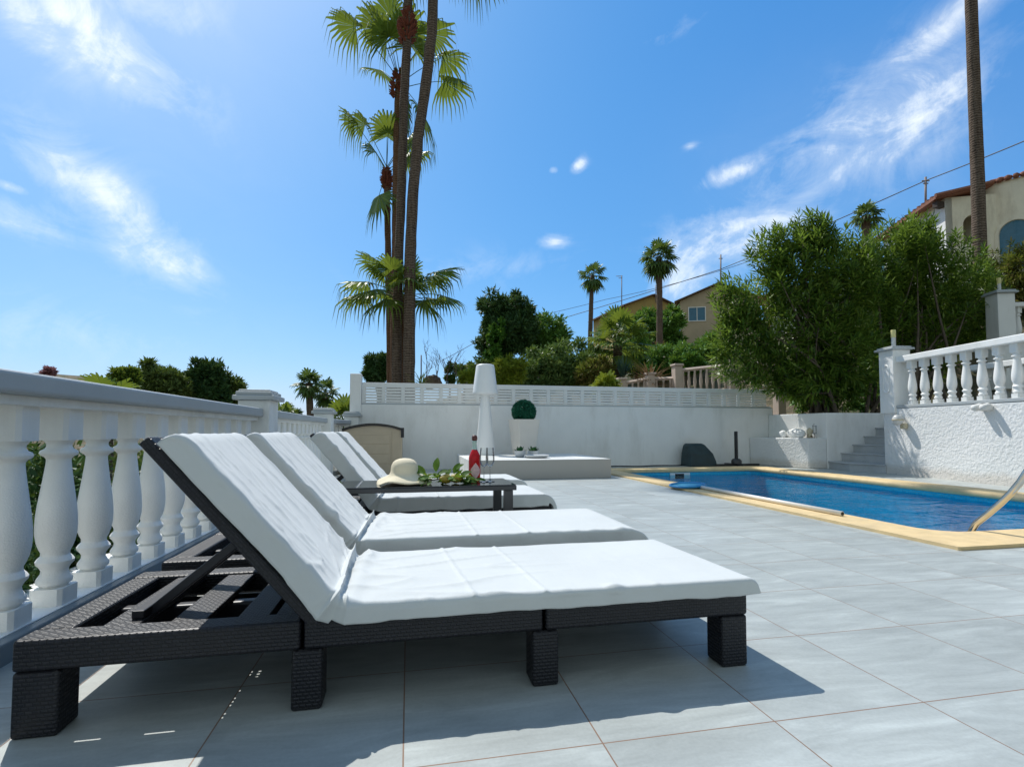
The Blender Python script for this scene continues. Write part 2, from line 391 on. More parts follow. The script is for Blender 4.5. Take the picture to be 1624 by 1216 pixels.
IX0, IX1, IY0, IY1, RAD = 3.575, 6.40, 2.87, 8.60, .22
def rrect(x0, x1, y0, y1, r, n=8):
    pts = []
    for cx, cy, a0 in ((x1-r, y1-r, 0), (x0+r, y1-r, 90), (x0+r, y0+r, 180), (x1-r, y0+r, 270)):
        for k in range(n+1):
            a = radians(a0 + 90*k/n); pts.append((cx + r*cos(a), cy + r*sin(a)))
    return pts
pool = thing('swimming_pool', (4.98, 5.7, 0), 'sunken blue swimming pool edged with sand coloured coping', 'swimming pool')
cp = MB()
N8 = 9*4
outer = rrect(PX0, PX1, PY0, PY1, .012); ring_defs = [(outer, -.01), (outer, .022)]
for off, z in ((.05, .024), (.028, .022), (.012, .016), (.003, .006), (0, -.006), (0, -.03), (.010, -.045), (.03, -.05), (.05, -.05)):
    o_ = off if z > -.04 else -off
    ring_defs.append((rrect(IX0-off, IX1+off, IY0-off, IY1+off, RAD), z))
vs = [(x, y, z) for ring, z in ring_defs for x, y in ring]
K = len(outer)
cp.add(vs, [(i*K+j, i*K+(j+1) % K, (i+1)*K+(j+1) % K, (i+1)*K+j) for i in range(len(ring_defs)-1) for j in range(K)])
cp.build('coping', M['coping'], pool, True, angle=40)
M['joint'] = plain('coping_joint', (.33,.24,.14), .9)
for (x0, x1, y0, y1) in [(PX0, IX0-.03, y, y+.004) for y in (3.6, 4.6, 5.6, 6.6, 7.6)] + [(x, x+.004, PY0, IY0-.03) for x in (4.36, 5.3)] + [(IX1+.03, PX1, y, y+.004) for y in (3.9, 4.9, 5.9, 6.9, 7.9)]:
    jn = MB(); sheet(jn, x0, x1, y0, y1, .0262); jn.build('joint', M['joint'], pool)
def pooltile():
    m, nt, p, _ = mat('blue_mosaic'); v = coords(nt)
    br = nt.nodes.new('ShaderNodeTexBrick'); br.offset = 0
    tc = nt.nodes.new('ShaderNodeTexCoord'); sp = nt.nodes.new('ShaderNodeSeparateXYZ'); nt.links.new(tc.outputs['Object'], sp.inputs[0])
    sn = nt.nodes.new('ShaderNodeSeparateXYZ'); nt.links.new(tc.outputs['Normal'], sn.inputs[0])
    ax = mth(nt, 'GREATER_THAN', mth(nt, 'ABSOLUTE', sn.outputs[0]), .7); az = mth(nt, 'GREATER_THAN', mth(nt, 'ABSOLUTE', sn.outputs[2]), .7)
    X, Y, Z = sp.outputs
    u = mth(nt, 'ADD', mth(nt, 'MULTIPLY', X, mth(nt, 'SUBTRACT', 1, ax)), mth(nt, 'MULTIPLY', Y, ax))
    w = mth(nt, 'ADD', mth(nt, 'MULTIPLY', Z, mth(nt, 'SUBTRACT', 1, az)), mth(nt, 'MULTIPLY', Y, az))
    cb = nt.nodes.new('ShaderNodeCombineXYZ'); nt.links.new(u, cb.inputs[0]); nt.links.new(w, cb.inputs[1])
    for k, vv in (('Scale', 1.), ('Mortar Size', .0025), ('Brick Width', .027), ('Row Height', .027), ('Bias', 0.)): br.inputs[k].default_value = vv
    br.inputs['Color1'].default_value = (.008,.43,.66,1); br.inputs['Color2'].default_value = (.015,.56,.80,1); br.inputs['Mortar'].default_value = (.06,.45,.64,1)
    nt.links.new(cb.outputs[0], br.inputs['Vector']); nt.links.new(br.outputs['Color'], p.inputs['Base Color'])
    p.inputs['Roughness'].default_value = .25; return m
bs = MB(); r0 = rrect(IX0-.045, IX1+.045, IY0-.045, IY1+.045, RAD); K = len(r0)
bs.add([(x, y, -.048) for x, y in r0] + [(x, y, -1.5) for x, y in r0], [(j, (j+1) % K, K+(j+1) % K, K+j) for j in range(K)] + [tuple(range(K, 2*K))])
bs.build('basin', pooltile(), pool)
sk = MB(); sk.box(4.70, 4.80, 8.628, 8.642, -.17, -.06); sk.box(4.98, 5.10, 8.628, 8.642, -.17, -.06); sk.box(4.8005, 4.9795, 8.628, 8.642, -.078, -.06)
skm = sk.build('skimmer', M['white'], pool, bevel=.004)
k2 = MB(); k2.box(4.8005, 4.9795, 8.632, 8.641, -.17, -.0785); k2.build('opening', M['window_dark'], skm)
def wave(nt):
    v = coords(nt, (1.0, 1.5, 1), (0, 0, radians(20)))
    a = noi(nt, v, 1.5, 3, .5, 1.2); b = noi(nt, v, 6, 4, .55, .6)
    h = mth(nt, 'ADD', mth(nt, 'MULTIPLY', a, 1.), mth(nt, 'MULTIPLY', b, .22))
    bm = nd(nt, 'ShaderNodeBump', Strength=.8, Distance=.075); nt.links.new(h, bm.inputs['Height']); return bm.outputs[0]
wt = MB(); r1 = rrect(IX0-.044, IX1+.044, IY0-.044, IY1+.044, RAD)
wt.add([(x, y, -.1) for x, y in r1], [tuple(range(len(r1)))])
struct(wt.build('water', clear_mat('pool_water', (.32,.90,1.0), .03, 1.33, wave, .72)))

ld = thing('pool_ladder', (4.1, 2.7, 0), 'stainless steel pool ladder handrail arching over the near coping', 'pool ladder')
def rail_pts(x):
    return [(x, 2.93, -.9), (x, 2.925, -.05)] + [(x, 2.90-.42*sin(a)*.95, .03+.45*a/1.15) for a in (.1, .3, .5, .7, .9, 1.1)] + [(x, 2.44, .50), (x, 2.36, .535), (x, 2.27, .53), (x, 2.2, .48), (x, 2.17, .40), (x, 2.16, .2), (x, 2.16, 0)]
for x in (3.86, 4.36):
    l = MB(); P = rail_pts(x); l.tube(P, .0205, 14); l.build('handrail', M['steel'], ld, True)
l = MB()
for z in (-.25, -.5, -.75):
    l = MB(); l.box(3.89, 4.33, 2.90, 2.97, z, z+.02); l.build('rung', M['steel'], ld, bevel=.004)
pn = thing('skimmer_net', (3.4, 4.6, .025), 'blue leaf net on a long white pole lying on the pool coping', 'pool net')
n_ = MB(); n_.tube([(3.40,5.52,.045), (3.41,4.6,.045), (3.425,3.53,.045)], .0195, 14); po = n_.build('pole', M['pole'], pn, True)
n_ = MB(); n_.tube([(3.425,3.53,.045), (3.4251,3.527,.045)], .0145, 12); n_.build('pole_end', M['black'], po)
n_ = MB(); c_ = Vector((3.36, 5.72, .05)); ov = [c_ + Vector((.20*cos(a) - .02, .21*sin(a), .012*cos(a))) for a in [2*pi*i/28 for i in range(29)]]
n_.tube(ov, .013, 8, False); n_.build('hoop', M['net'], pn, True)
n_ = MB(); rg = [[c_ + Vector((.20*cos(a)*k - .02, .21*sin(a)*k, .012*cos(a)*k - .045*(1-k*k)+.0)) for a in [2*pi*i/28 for i in range(28)]] for k in (1, .7, .4, .05)]
n_.add([p for r_ in rg for p in r_], [(i*28+j, i*28+(j+1) % 28, (i+1)*28+(j+1) % 28, (i+1)*28+j) for i in range(3) for j in range(28)]); n_.build('mesh_bag', plain('pale_blue_mesh', (.10,.42,.62), .6, .1), pn, True)
n_ = MB(); n_.tube([(3.40,5.58,.047), (3.40,5.50,.046)], .0225, 12); n_.build('socket', M['net'], pn, True)

# ------------------------------------------------------------------ left balustrade
PROF = [(0.0394,.12), (0.0426,.128), (0.0525,.136), (0.0541,.148), (0.0492,.158), (0.0410,.172), (0.0402,.184), (0.0459,.196), (0.0558,.208), (0.0574,.218), (0.0525,.226), (0.0426,.238), (0.0426,.25), (0.0492,.264), (0.0558,.284), (0.0611,.315), (0.0623,.345), (0.0611,.38), (0.0574,.42), (0.0508,.47), (0.0443,.52), (0.0394,.56), (0.0369,.585), (0.0369,.595), (0.0426,.603), (0.0541,.610), (0.0574,.618), (0.0541,.627), (0.0426,.633), (0.0377,.642), (0.0377,.652), (0.0443,.662), (0.0476,.668)]
def baluster_mb(h=.725, r=1.):
    k = h/.725; b = MB()
    b.lathe([(a*r, z*k-.06*k) for a, z in PROF], n=26, cap=False)
    q = .0535*r
    for z0, z1, w in ((0, .062*k, q), (.606*k, .668*k+.057*k-.0001, q*1.0)):
        c = w*.22
        b.prism([(w,-w+c), (w,w-c), (w-c,w), (-w+c,w), (-w,w-c), (-w,-w+c), (-w+c,-w), (w-c,-w)], z0, z1)
    return b
lb = thing('balustrade', (-1.28, 4.5, 0), 'long white balustrade with grey handrail along the left edge behind the loungers', 'balustrade')
first = None
def rail_box(x0, x1, y0, y1, z0, z1, nm='handrail', sec=None):
    b = MB(); b.box(x0, x1, y0, y1, z0, z1); return b.build(nm, M['grey_rail'], lb, bevel=.012, seg=3)
BX = -1.295
PILS = [(-1.372, -1.130, 4.54, 4.83), (-1.366, -1.126, 7.95, 8.24), (-1.11, -.87, 9.40, 9.64)]
def xo(y): return 0 if y < 8.24 else .12*min(1, (y-8.24)/1.2)
spans = [(-2.6, 4.54), (4.83, 7.95), (8.24, 9.40)]
for a, b_ in spans:
    m_ = MB(); x0, x1 = -1.40, -1.172
    def slab(mb, xa, xb, z0, z1, a=a, b_=b_):
        o0, o1 = xo(a), xo(b_)*1.6
        vs = [(xa+o0,a,z0),(xb+o0,a,z0),(xa+o1,b_,z0),(xb+o1,b_,z0),(xa+o0,a,z1),(xb+o0,a,z1),(xa+o1,b_,z1),(xb+o1,b_,z1)]
        mb.add(vs, [(0,2,3,1),(4,5,7,6),(0,1,5,4),(2,6,7,3),(0,4,6,2),(1,3,7,5)])
    slab(m_, x0, x1, .824, .895); m_.build('handrail', M['grey_rail'], lb, bevel=.014, seg=3)
    m2 = MB(); slab(m2, -1.37, -1.215, .792, .8245); m2.build('rail_underside', M['offwhite'], lb, bevel=.004)
    m3 = MB(); slab(m3, -1.40, -1.192, -.02, .066); m3.build('kerb', M['kerb'], lb, bevel=.006)
    m4 = MB(); slab(m4, -1.375, -1.232, .0655, .0695); m4.build('kerb_top', M['offwhite'], lb)
yb = 2.0 - .2405*14
while yb < 9.40:
    if all(not (p[2]-.075 < yb < p[3]+.075) for p in PILS):
        if first is None:
            first = baluster_mb().build('baluster', M['offwhite'], lb, True, angle=35)
            first.location = Vector((BX, yb, .069)) - Vector(ORG[lb.name]); 
            # mesh was offset by the parent's origin: restore local coordinates
            for v_ in first.data.vertices: v_.co += Vector(ORG[lb.name])
        else: inst(first, lb, (BX + xo(yb)*1.3, yb, .069), R.uniform(-.03, .03))
    yb += .2405
for x0, x1, y0, y1 in PILS:
    pb = MB(); pb.box(x0, x1, y0, y1, 0, .962); pil = pb.build('pillar', M['offwhite'], lb, bevel=.006)
    c = MB(); c.box(x0-.035, x1+.045, y0-.04, y1+.04, .9625, 1.003); c.box(x0-.015, x1+.02, y0-.02, y1+.02, 1.003, 1.035); c.box(x0+.0, x1-.0, y0+.0, y1-.0, 1.035, 1.052)
    c.build('cap', M['grey_rail'], pil, bevel=.012, seg=3)

# ------------------------------------------------------------------ loungers
LX0, LX1, LW, ZT, ZB = -.893, 1.016, .60, .225, .152
def frame(root, y0):
    def part(nm, boxes, mt='weave', bv=.006, par=None):
        b = MB()
        for bx in boxes: b.box(*bx)
        return b.build(nm, M[mt], par or root, bevel=bv*1.4, seg=3)
    y1 = y0 + LW; HX, MX = -.262, .378
    for ya, yb2 in ((y0, y0+.075), (y1-.075, y1)):
        part('side_rail', [(LX0, HX-.004, ya, yb2, ZB, ZT), (HX+.004, MX-.004, ya+.001, yb2-.001, ZB, ZT), (MX+.004, LX1, ya, yb2, ZB, ZT)])
        for xa, xb in ((LX0, LX0+.098), (HX-.026, HX+.052), (MX-.036, MX+.042), (LX1-.088, LX1)):
            part('leg', [(xa+.001, xb-.001, ya+.001, yb2+.011 if ya == y0 else yb2-.001, 0, ZB-.0005)])
    part('end_rail', [(LX0+.001, LX0+.082, y0+.0755, y1-.0755, ZB+.01, ZT-.002)])
    part('end_rail', [(LX1-.08, LX1-.001, y0+.0755, y1-.0755, ZB, ZT-.002)])
    # deck bands between the rails, under the raised back
    for xa, xb in ((-.755, -.670), (-.60, -.515), (-.44, -.36), (-.345, -.285)):
        part('deck_band', [(xa, xb, y0+.0755, y1-.0755, .200, .218)], bv=.003)
    part('deck', [(HX+.03, LX1-.082, y0+.0755, y1-.0755, .196, .2175)], bv=.003)
    # thin pan; two rows of small holes added to cast sun specks below
    pa, pb = y0+.0756, y1-.0756; pan = []
    cols = (-.500, -.476)
    edges = [LX0+.083] + [e for c in cols for e in (c, c+.009)] + [LX1-.082]
    for i in range(0, len(edges), 2): pan.append((edges[i], edges[i+1], pa, pb, .149, .1515))
    for j, c in enumerate(cols):
        yq, k = pa, 0
        while yq < pb:
            gap = .008 if k % 4 < 3 and pa+.02 < yq < pb-.03 else 0
            ye = min(pb, yq+.010) if gap else min(pb, yq+.022)
            pan.append((c, c+.009, yq, ye, .149, .1515)); yq = ye + gap; k += 1
    part('pan', pan, 'dark_plastic', 0)
    part('centre_rib', [(LX0+.083, HX, y0+LW*.5-.02, y0+LW*.5+.02, .150, .1985)], 'dark_plastic')
    # raised back panel
    top, hin = Vector((-.648, 0, .678)), Vector((-.236, 0, .196))
    d = (hin-top); L_ = d.length; ang = atan2(-(hin.z-top.z), hin.x-top.x)
    mt4 = Matrix.Translation(top) @ Matrix.Rotation(ang, 4, 'Y')
    def tilt(nm, boxes, mt='weave', par=None):
        b = MB()
        for bx in boxes: b.box(*bx)
        p_ = par or root
        o = b.build(nm, M[mt], None, bevel=.006); o.parent = p_
        o.matrix_local = Matrix.Translation(-Vector(ORG[p_.name])) @ Matrix.Translation((0, y0, 0)) @ mt4
        ORG[o.name] = ORG[p_.name]; return o
    bk = tilt('backrest_frame', [(0, L_, 0, .055, 0, .030), (0, L_, LW-.055, LW, 0, .030), (.001, .055, .0555, LW-.0555, 0, .029), (L_-.05, L_-.001, .0555, LW-.0555, 0, .029)])
    tilt('back_panel', [(.056, L_-.051, .056, LW-.056, .008, .024)])
    # prop
    pm = MB()
    for ya in (y0+.16, y0+LW-.20):
        a = Vector((-.44, ya, .42)); b2 = Vector((-.70, ya, .205)); dd = (b2-a)
        ln = dd.length; an = atan2(-(b2.z-a.z), b2.x-a.x)
        m4 = Matrix.Translation(a) @ Matrix.Rotation(an, 4, 'Y')
        pm.box(0, ln, 0, .045, -.012, .012, m4)
    pm.box(-.705, -.675, y0+.12, y0+LW-.12, .2185, .240)
    pm.build('prop', M['dark_plastic'], root, bevel=.003)

def mattress(root, y0, seed, drape=.03, enddrop=.0, hump=0., creases=(.12, .40), w0=-.012, w1=LW-.006, skew=.0, seat_h=.058, bx=1.035):
    """sheet-covered pad following back, hinge and seat"""
    rn = random.Random(seed)
    H_ = Vector((-.213, .222)); A = Vector((-.616, .682)); B = Vector((bx, .222))
    r = .11; t1 = (H_-A).normalized(); t2 = Vector((1, 0)); th = t1.angle(t2); tl = r*tan(th/2)
    pts = []
    La = (H_-A).length - tl
    n1 = 90
    for i in range(n1): pts.append(A + t1*(La*i/n1))
    p0 = H_ - t1*tl; nrm = Vector((t1.y, -t1.x)) * -1
    cen = p0 + nrm*r
    na = 30
    for i in range(na+1):
        a = th*i/na
        v_ = p0 - cen; ca, sa = cos(a), sin(a)
        pts.append(cen + Vector((v_.x*ca - v_.y*sa, v_.x*sa + v_.y*ca)))
    xs_ = pts[-1].x; n2 = 210
    for i in range(1, n2+1): pts.append(Vector((xs_ + (B.x-xs_)*i/n2, B.y)))
    if enddrop:
        rr = .045; c2 = Vector((B.x, B.y-rr+.03))
        pts = pts[:-6]
        for i in range(0, 11):
            a = pi/2 - (pi/2)*i/10*.93
            pts.append(Vector((B.x + rr*cos(a), B.y - rr + .0 + rr*sin(a))))
        nn = 30
        for i in range(1, nn+1): pts.append(Vector((B.x + rr + .12*enddrop*i/nn, B.y - rr - enddrop*i/nn)))
    n = len(pts); S = [0]
    for i in range(1, n): S.append(S[-1] + (pts[i]-pts[i-1]).length)
    sh = La + r*th/2; Lt = S[-1]; Lseat = sh + (B.x-H_.x)
    # cross-section parameter: near lower edge -> near side -> top -> far side
    cs = []
    wid = w1 - w0; rc = .013
    nside, ncor, ntop = 7, 6, 64
    for i in range(nside): cs.append(('n', i/(nside)))
    for i in range(ncor): cs.append(('cn', i/ncor))
    for i in range(ntop+1): cs.append(('t', i/ntop))
    for i in range(1, ncor+1): cs.append(('cf', i/ncor))
    for i in range(1, nside+1): cs.append(('f', i/nside))
    m = MB(); VV = []
    def N(x, y, z): return noise.noise(Vector((x, y, z+seed*7.3)))
    for i in range(n):
        s_ = S[i]; P = pts[i]
        T = (pts[min(i+1, n-1)] - pts[max(i-1, 0)]).normalized(); Nn = Vector((-T.y, T.x))
        hb = .054 - (.054-seat_h)*sm(sh-.15, sh+.15, s_)
        e0 = min(1, s_/.055); h = .018 + (hb-.018)*sqrt(max(0, 1-(1-e0)**2))
        if hump: h += hump*exp(-((s_-.16)/.09)**2)
        if enddrop:
            k = sm(Lseat-.03, Lseat+.05, s_); h = h*(1-k) + .022*k
        else:
            e1 = min(1, (Lt-s_)/.035); h = h*sqrt(max(.0, 1-(1-e1)**2))**.8 + .002
        dn = drape + .010*N(s_*3.2, 0, 1) + .006*N(s_*11, 0, 2)
        if s_ < sh: dn += .012*sm(sh-.2, sh, s_)
        dn = max(dn, .004); df = dn
        if enddrop and s_ > Lseat: dn = df = .006
        for kind, q in cs:
            rcc = min(rc, h*.6)
            if kind == 'n': y = w0; nz = -dn + (h-rcc+dn)*q; oy, on = -1, 0
            elif kind == 'cn': a = q*pi/2; y = w0 + rcc*(1-cos(a)); nz = h - rcc + rcc*sin(a); oy, on = -cos(a), sin(a)
            elif kind == 't': y = w0 + rcc + (wid-2*rcc)*q; nz = h; oy, on = 0, 1
            elif kind == 'cf': a = q*pi/2; y = w1 - rcc*(1-sin(a)); nz = h - rcc + rcc*cos(a); oy, on = sin(a), cos(a)
            else: y = w1; nz = h - rcc - (h-rcc+df)*q; oy, on = 1, 0
            yy = y
            # wrinkles
            d = .0016*N(s_*4, yy*4, 0) + .0009*N(s_*16, yy*14, 3)
            back = 1 - sm(sh-.12, sh-.02, s_)
            # long soft wrinkles running down the back, slightly diagonal
            rr2 = 1-abs(N((yy*11 + s_*3.2), s_*1.6, 5)); d += back*.0042*rr2**10
            rr3 = 1-abs(N((yy*16 - s_*2.4), s_*1.1, 6)); d += back*.0034*rr3**12
            # radiating folds by the hinge
            hk = exp(-((s_-sh)/.16)**2)
            rr4 = 1-abs(N(yy*7 + 5*(s_-sh), (s_-sh)*9, 8)); d += hk*.012*rr4**7
            # main hinge fold: ridge and trough crossing the pad
            yc = yy - w0
            l0 = sh - .030 + .055*(yc/wid) + .012*N(0, yy*4, 9)
            amp = .55 + .45*sm(0, .6, yc/wid)
            d += amp*(.022*exp(-((s_-l0)/.010)**2) - .014*exp(-((s_-l0-.030)/.012)**2) + .006*exp(-((s_-l0-.075)/.018)**2))
            # seat: gentle lengthwise pulls, ironing creases across and along
            seat = sm(sh+.04, sh+.14, s_)
            rr5 = 1-abs(N(s_*2.0 + yy*1.5, yy*10 - s_*1.2, 11)); d += seat*(1-sm(sh+.35, sh+.8, s_))*.007*rr5**9
            if on > .5:
                for ci, cx in enumerate(creases):
                    sc_ = sh + cx - H_.x - .02*(yc/wid)
                    d += .0042*exp(-((s_-sc_)/.0055)**2)
                d += seat*.002*exp(-((yc-wid*.48)/.004)**2)
            # puckers along the upper edges
            pk = max(0, N(s_*17, 0, 14))*1.5 * max(0, N(s_*3, 1, 16)+.45)
            if kind in ('cn', 'n') or (kind == 't' and yc < .05):
                wq = 1 if kind == 'cn' else (.7*q if kind == 'n' else 1 - yc/.05)
                d += .013*pk*wq
            if kind in ('n', 'f'): d += .004*N(s_*7, nz*9, 18) + .003*N(s_*20, nz*5, 19) + .006*(1-min(1, max(0, nz+dn)/.05))*N(s_*4, 3, 20)
            if enddrop and s_ > Lseat-.02: d += .012*N(yy*9, s_*2, 22)*sm(Lseat, Lseat+.15, s_)
            off = nz + d*on
            p2 = P + Nn*off
            VV.append((p2.x + skew*(yc-.3), y0 + y + d*oy, p2.y))
    k = len(cs); m.v = VV
    m.f = [(i*k+j, (i+1)*k+j, (i+1)*k+j+1, i*k+j+1) for i in range(n-1) for j in range(k-1)]
    m.f += [(i*k+k-1, (i+1)*k+k-1, (i+1)*k, i*k) for i in range(n-1)]
    m.f += [tuple(range(k)), tuple(range((n-1)*k, n*k))[::-1]]
    m.m = [0]*len(m.f)
    return m.build('mattress', M['cloth'], root, True)

LGRP = 'sun loungers in a row along the balustrade'
LY = [1.405, 2.13, 3.41, 4.46]
LLAB = ['nearest sun lounger, its dark rattan rear frame in full view under the white covered pad',
        'white covered sun lounger second from the front, just in front of the glass topped table',
        'white covered sun lounger directly behind the glass topped table with the straw hat',
        'farthest white covered sun lounger beside the beige storage box']
roots = []
for i, y0 in enumerate(LY):
    if i == 0:
        rt_ = thing('sun_lounger', (.06, y0+LW/2, 0), LLAB[0], 'sun lounger', LGRP); frame(rt_, y0)
        proto_children = list(rt_.children)
    else:
        rt_ = roots[0].copy(); C.objects.link(rt_); rt_.location = (.06, y0+LW/2, 0); ORG[rt_.name] = (.06, y0+LW/2, 0); rt_['label'] = LLAB[i]
        for ch in proto_children:
            c = ch.copy(); C.objects.link(c); c.parent = rt_; ORG[c.name] = ORG[rt_.name]
    roots.append(rt_)
mattress(roots[0], LY[0], 1, .002, creases=(.16, .36), skew=-.06, w1=LW-.03, seat_h=.040)
mattress(roots[1], LY[1], 2, .05, .10, creases=(.28, .50), w0=-.015, seat_h=.060, bx=1.0)
mattress(roots[2], LY[2], 3, .03, .16, hump=.006, creases=(.2, .6), w0=-.015, bx=.99)
mattress(roots[3], LY[3], 4, .03, .16, creases=(.3, .55), bx=.99)
roots[2].scale.x = .95

# ------------------------------------------------------------------ side table and what stands on it
TBX0, TBX1, TBY0, TBY1, TBZ = -.42, .612, 2.885, 3.30, .402
tb = thing('side_table', ((TBX0+TBX1)/2, (TBY0+TBY1)/2, 0), 'low dark metal table with a reflective black glass top between two loungers', 'table')
b = MB(); b.box(TBX0, TBX1, TBY0, TBY0+.03, TBZ-.032, TBZ-.006); b.box(TBX0, TBX1, TBY1-.03, TBY1, TBZ-.032, TBZ-.006)
b.box(TBX0+.0005, TBX0+.03, TBY0+.0305, TBY1-.0305, TBZ-.031, TBZ-.0065); b.box(TBX1-.03, TBX1-.0005, TBY0+.0305, TBY1-.0305, TBZ-.031, TBZ-.0065)
b.build('table_frame', M['dark_metal'], tb, bevel=.003)
gm, gnt, gp, _ = mat('smoked_glass'); gp.inputs['Base Color'].default_value = (.012,.013,.014,1); gp.inputs['Roughness'].default_value = .03; gp.inputs['Specular IOR Level'].default_value = .7
b = MB(); b.box(TBX0+.004, TBX1-.004, TBY0+.004, TBY1-.004, TBZ-.0055, TBZ); b.build('glass_top', gm, tb, bevel=.0015)
for x in (TBX0+.02, TBX1-.072):
    for y in (TBY0+.004, TBY1-.044):
        b = MB(); b.box(x, x+.052, y, y+.036, 0, TBZ-.0325); b.build('leg', M['dark_metal'], tb, bevel=.003)

def straw():
    m, nt, p, _ = mat('cream_straw'); v = coords(nt)
    w = nd(nt, 'ShaderNodeTexWave', Scale=90., Distortion=1.2); w.bands_direction = 'Z'; nt.links.new(v, w.inputs['Vector'])
    nt.links.new(ramp(nt, w.outputs['Fac'], [(.2, (.74,.64,.45)), (.8, (.85,.76,.56))]), p.inputs['Base Color'])
    p.inputs['Roughness'].default_value = .85; bump(nt, p, w.outputs['Fac'], .4, .003); return m
hat = MB(); hc = (-.02, 3.06, TBZ)
pr = [(.158,.010), (.150,.016), (.125,.029), (.105,.040), (.088,.054), (.080,.070), (.078,.090), (.075,.108), (.066,.126), (.052,.138), (.030,.146), (.001,.149)]
def hw(r, a): return (.010*sin(3*a+.6) + .006*sin(5*a))*max(0, (r-.085)/.075) + (.004 if r > .1 else 0)
hat.lathe([(.155,.0045), (.122,.022), (.084,.048)] [::-1] + pr, hc, 44, False, hw)
tag(hat.build('sun_hat', straw(), None, True), 'cream wide brimmed straw sun hat lying on the glass table', 'hat')

# lemon branch
lbch = thing('lemon_branch', (.22, 3.02, TBZ), 'leafy green branch with ripening lemons lying on the table beside the hat', 'branch')
rb = random.Random(5)
b = MB(); b.tube([(.06,3.02,TBZ+.015), (.18,3.0,TBZ+.03), (.28,3.03,TBZ+.02), (.36,3.02,TBZ+.012)], [.003,.004,.004,.003], 6); b.build('stem', M['bark'], lbch, True)
def leaf_blade(mb, p, d, l, w, up=Vector((0,0,1)), curl=.2, fold=.25):
    d = d.normalized(); s_ = d.cross(up)
    if s_.length < .05: s_ = Vector((1,0,0))
    s_.normalize(); n_ = s_.cross(d)
    vs = []; nseg = 5
    for i in range(nseg+1):
        q = i/nseg; wd = w*.5*sin(pi*min(1, q*.94+.03))**.8
        c = p + d*l*q - n_*curl*l*q*q
        vs += [c - s_*wd + n_*fold*wd, c, c + s_*wd + n_*fold*wd]
    mb.add(vs, [(i*3+j, i*3+j+1, i*3+j+4, i*3+j+3) for i in range(nseg) for j in range(2)])
lv = MB()
for (x, z, dx, dz, l) in ((.09,.06,-.8,.35,.085), (.10,.05,-.5,.75,.08), (.12,.045,-1,-.1,.075), (.16,.07,.05,1,.085), (.17,.06,.6,.3,.07), (.13,.03,-.9,-.25,.06), (.26,.06,.5,.9,.075), (.30,.05,.9,.45,.07), (.33,.02,1,-.05,.07), (.30,.015,.8,-.1,.08), (.22,.035,.3,.6,.06), (.2,.03,-.6,.4,.06), (.10,.02,-.3,-.05,.08), (.36,.015,1,.1,.06), (.27,.08,.7,.75,.06)):
    leaf_blade(lv, Vector((x, 3.02+rb.uniform(-.05,.04), TBZ+z)), Vector((dx, rb.uniform(-.6,.3), dz)), l, l*.5, Vector((rb.uniform(-.3,.3), -.6, .8)), .25)
for k in range(44):
    p = Vector((rb.uniform(.06,.38), 3.02+rb.uniform(-.06,.06), TBZ+.012+rb.uniform(0,.035)))
    leaf_blade(lv, p, Vector((rb.uniform(-1,1), rb.uniform(-1,.6), rb.uniform(-.1,.5))), rb.uniform(.05,.085), rb.uniform(.022,.04), Vector((rb.uniform(-.5,.5), rb.uniform(-.6,.6), 1)), .3)
lv.build('leaves', M['citrus'], lbch, True)
for x, y, z, a in ((.215, 2.99, .030, .3), (.275, 3.02, .030, -.4)):
    b = MB(); b.lathe([(.001,-.042), (.008,-.038), (.022,-.024), (.029,0), (.024,.02), (.011,.034), (.006,.040), (.001,.043)], (0,0,0), 18)
    Mx = Matrix.Translation((x, y, TBZ+z)) @ Matrix.Rotation(a, 4, 'Z') @ Matrix.Rotation(pi/2, 4, 'Y')
    b.v = [tuple(Mx @ Vector(v)) for v in b.v]; b.build('lemon', M['lemon'], lbch, True)

# bottle
bt = thing('bottle', (.398, 3.12, TBZ), 'clear bottle of bright red drink with a pink label standing on the table', 'bottle')
bm_, bnt, bp, _ = mat('red_drink'); bp.inputs['Base Color'].default_value = (.62,.012,.02,1); bp.inputs['Roughness'].default_value = .06
bp.inputs['Transmission Weight'].default_value = .35; bp.inputs['IOR'].default_value = 1.35
b = MB(); b.lathe([(.030,.0), (.035,.004), (.0365,.015), (.0365,.125), (.035,.148), (.030,.165), (.022,.182), (.0165,.194)], (.398,3.12,TBZ), 28); b.build('body', bm_, bt, True)
M['wineglass'] = clear_mat('clear_glass', (.94,.95,.95), .02, 1.5, None, .9)
b = MB(); b.lathe([(.0167,.1942), (.0145,.205), (.0135,.235), (.0155,.238), (.0155,.246), (.013,.247)], (.398,3.12,TBZ), 24, False); b.build('neck', plain('green_tint_glass', (.42,.56,.50), .1, .05), bt, True)
b = MB(); b.lathe([(.0125,.2472), (.0165,.252), (.0175,.262), (.0165,.274), (.010,.281), (.001,.282)], (.398,3.12,TBZ), 20); b.build('stopper', M['cork'], bt, True)
b = MB(); nn = 14
lp = []
for i in range(nn+1):
    a = -pi/2 + .05 + (i/nn-.5)*1.7
    k = 1-abs(i/nn-.5)*2; hh = .010 + .040*k
    cx, cy = .398+.0372*cos(a), 3.12+.0372*sin(a)
    lp += [(cx, cy, TBZ+.065-hh), (cx, cy, TBZ+.065+hh)]
b.add(lp, [(2*i, 2*i+2, 2*i+3, 2*i+1) for i in range(nn)]); b.build('label', M['label'], bt, True)

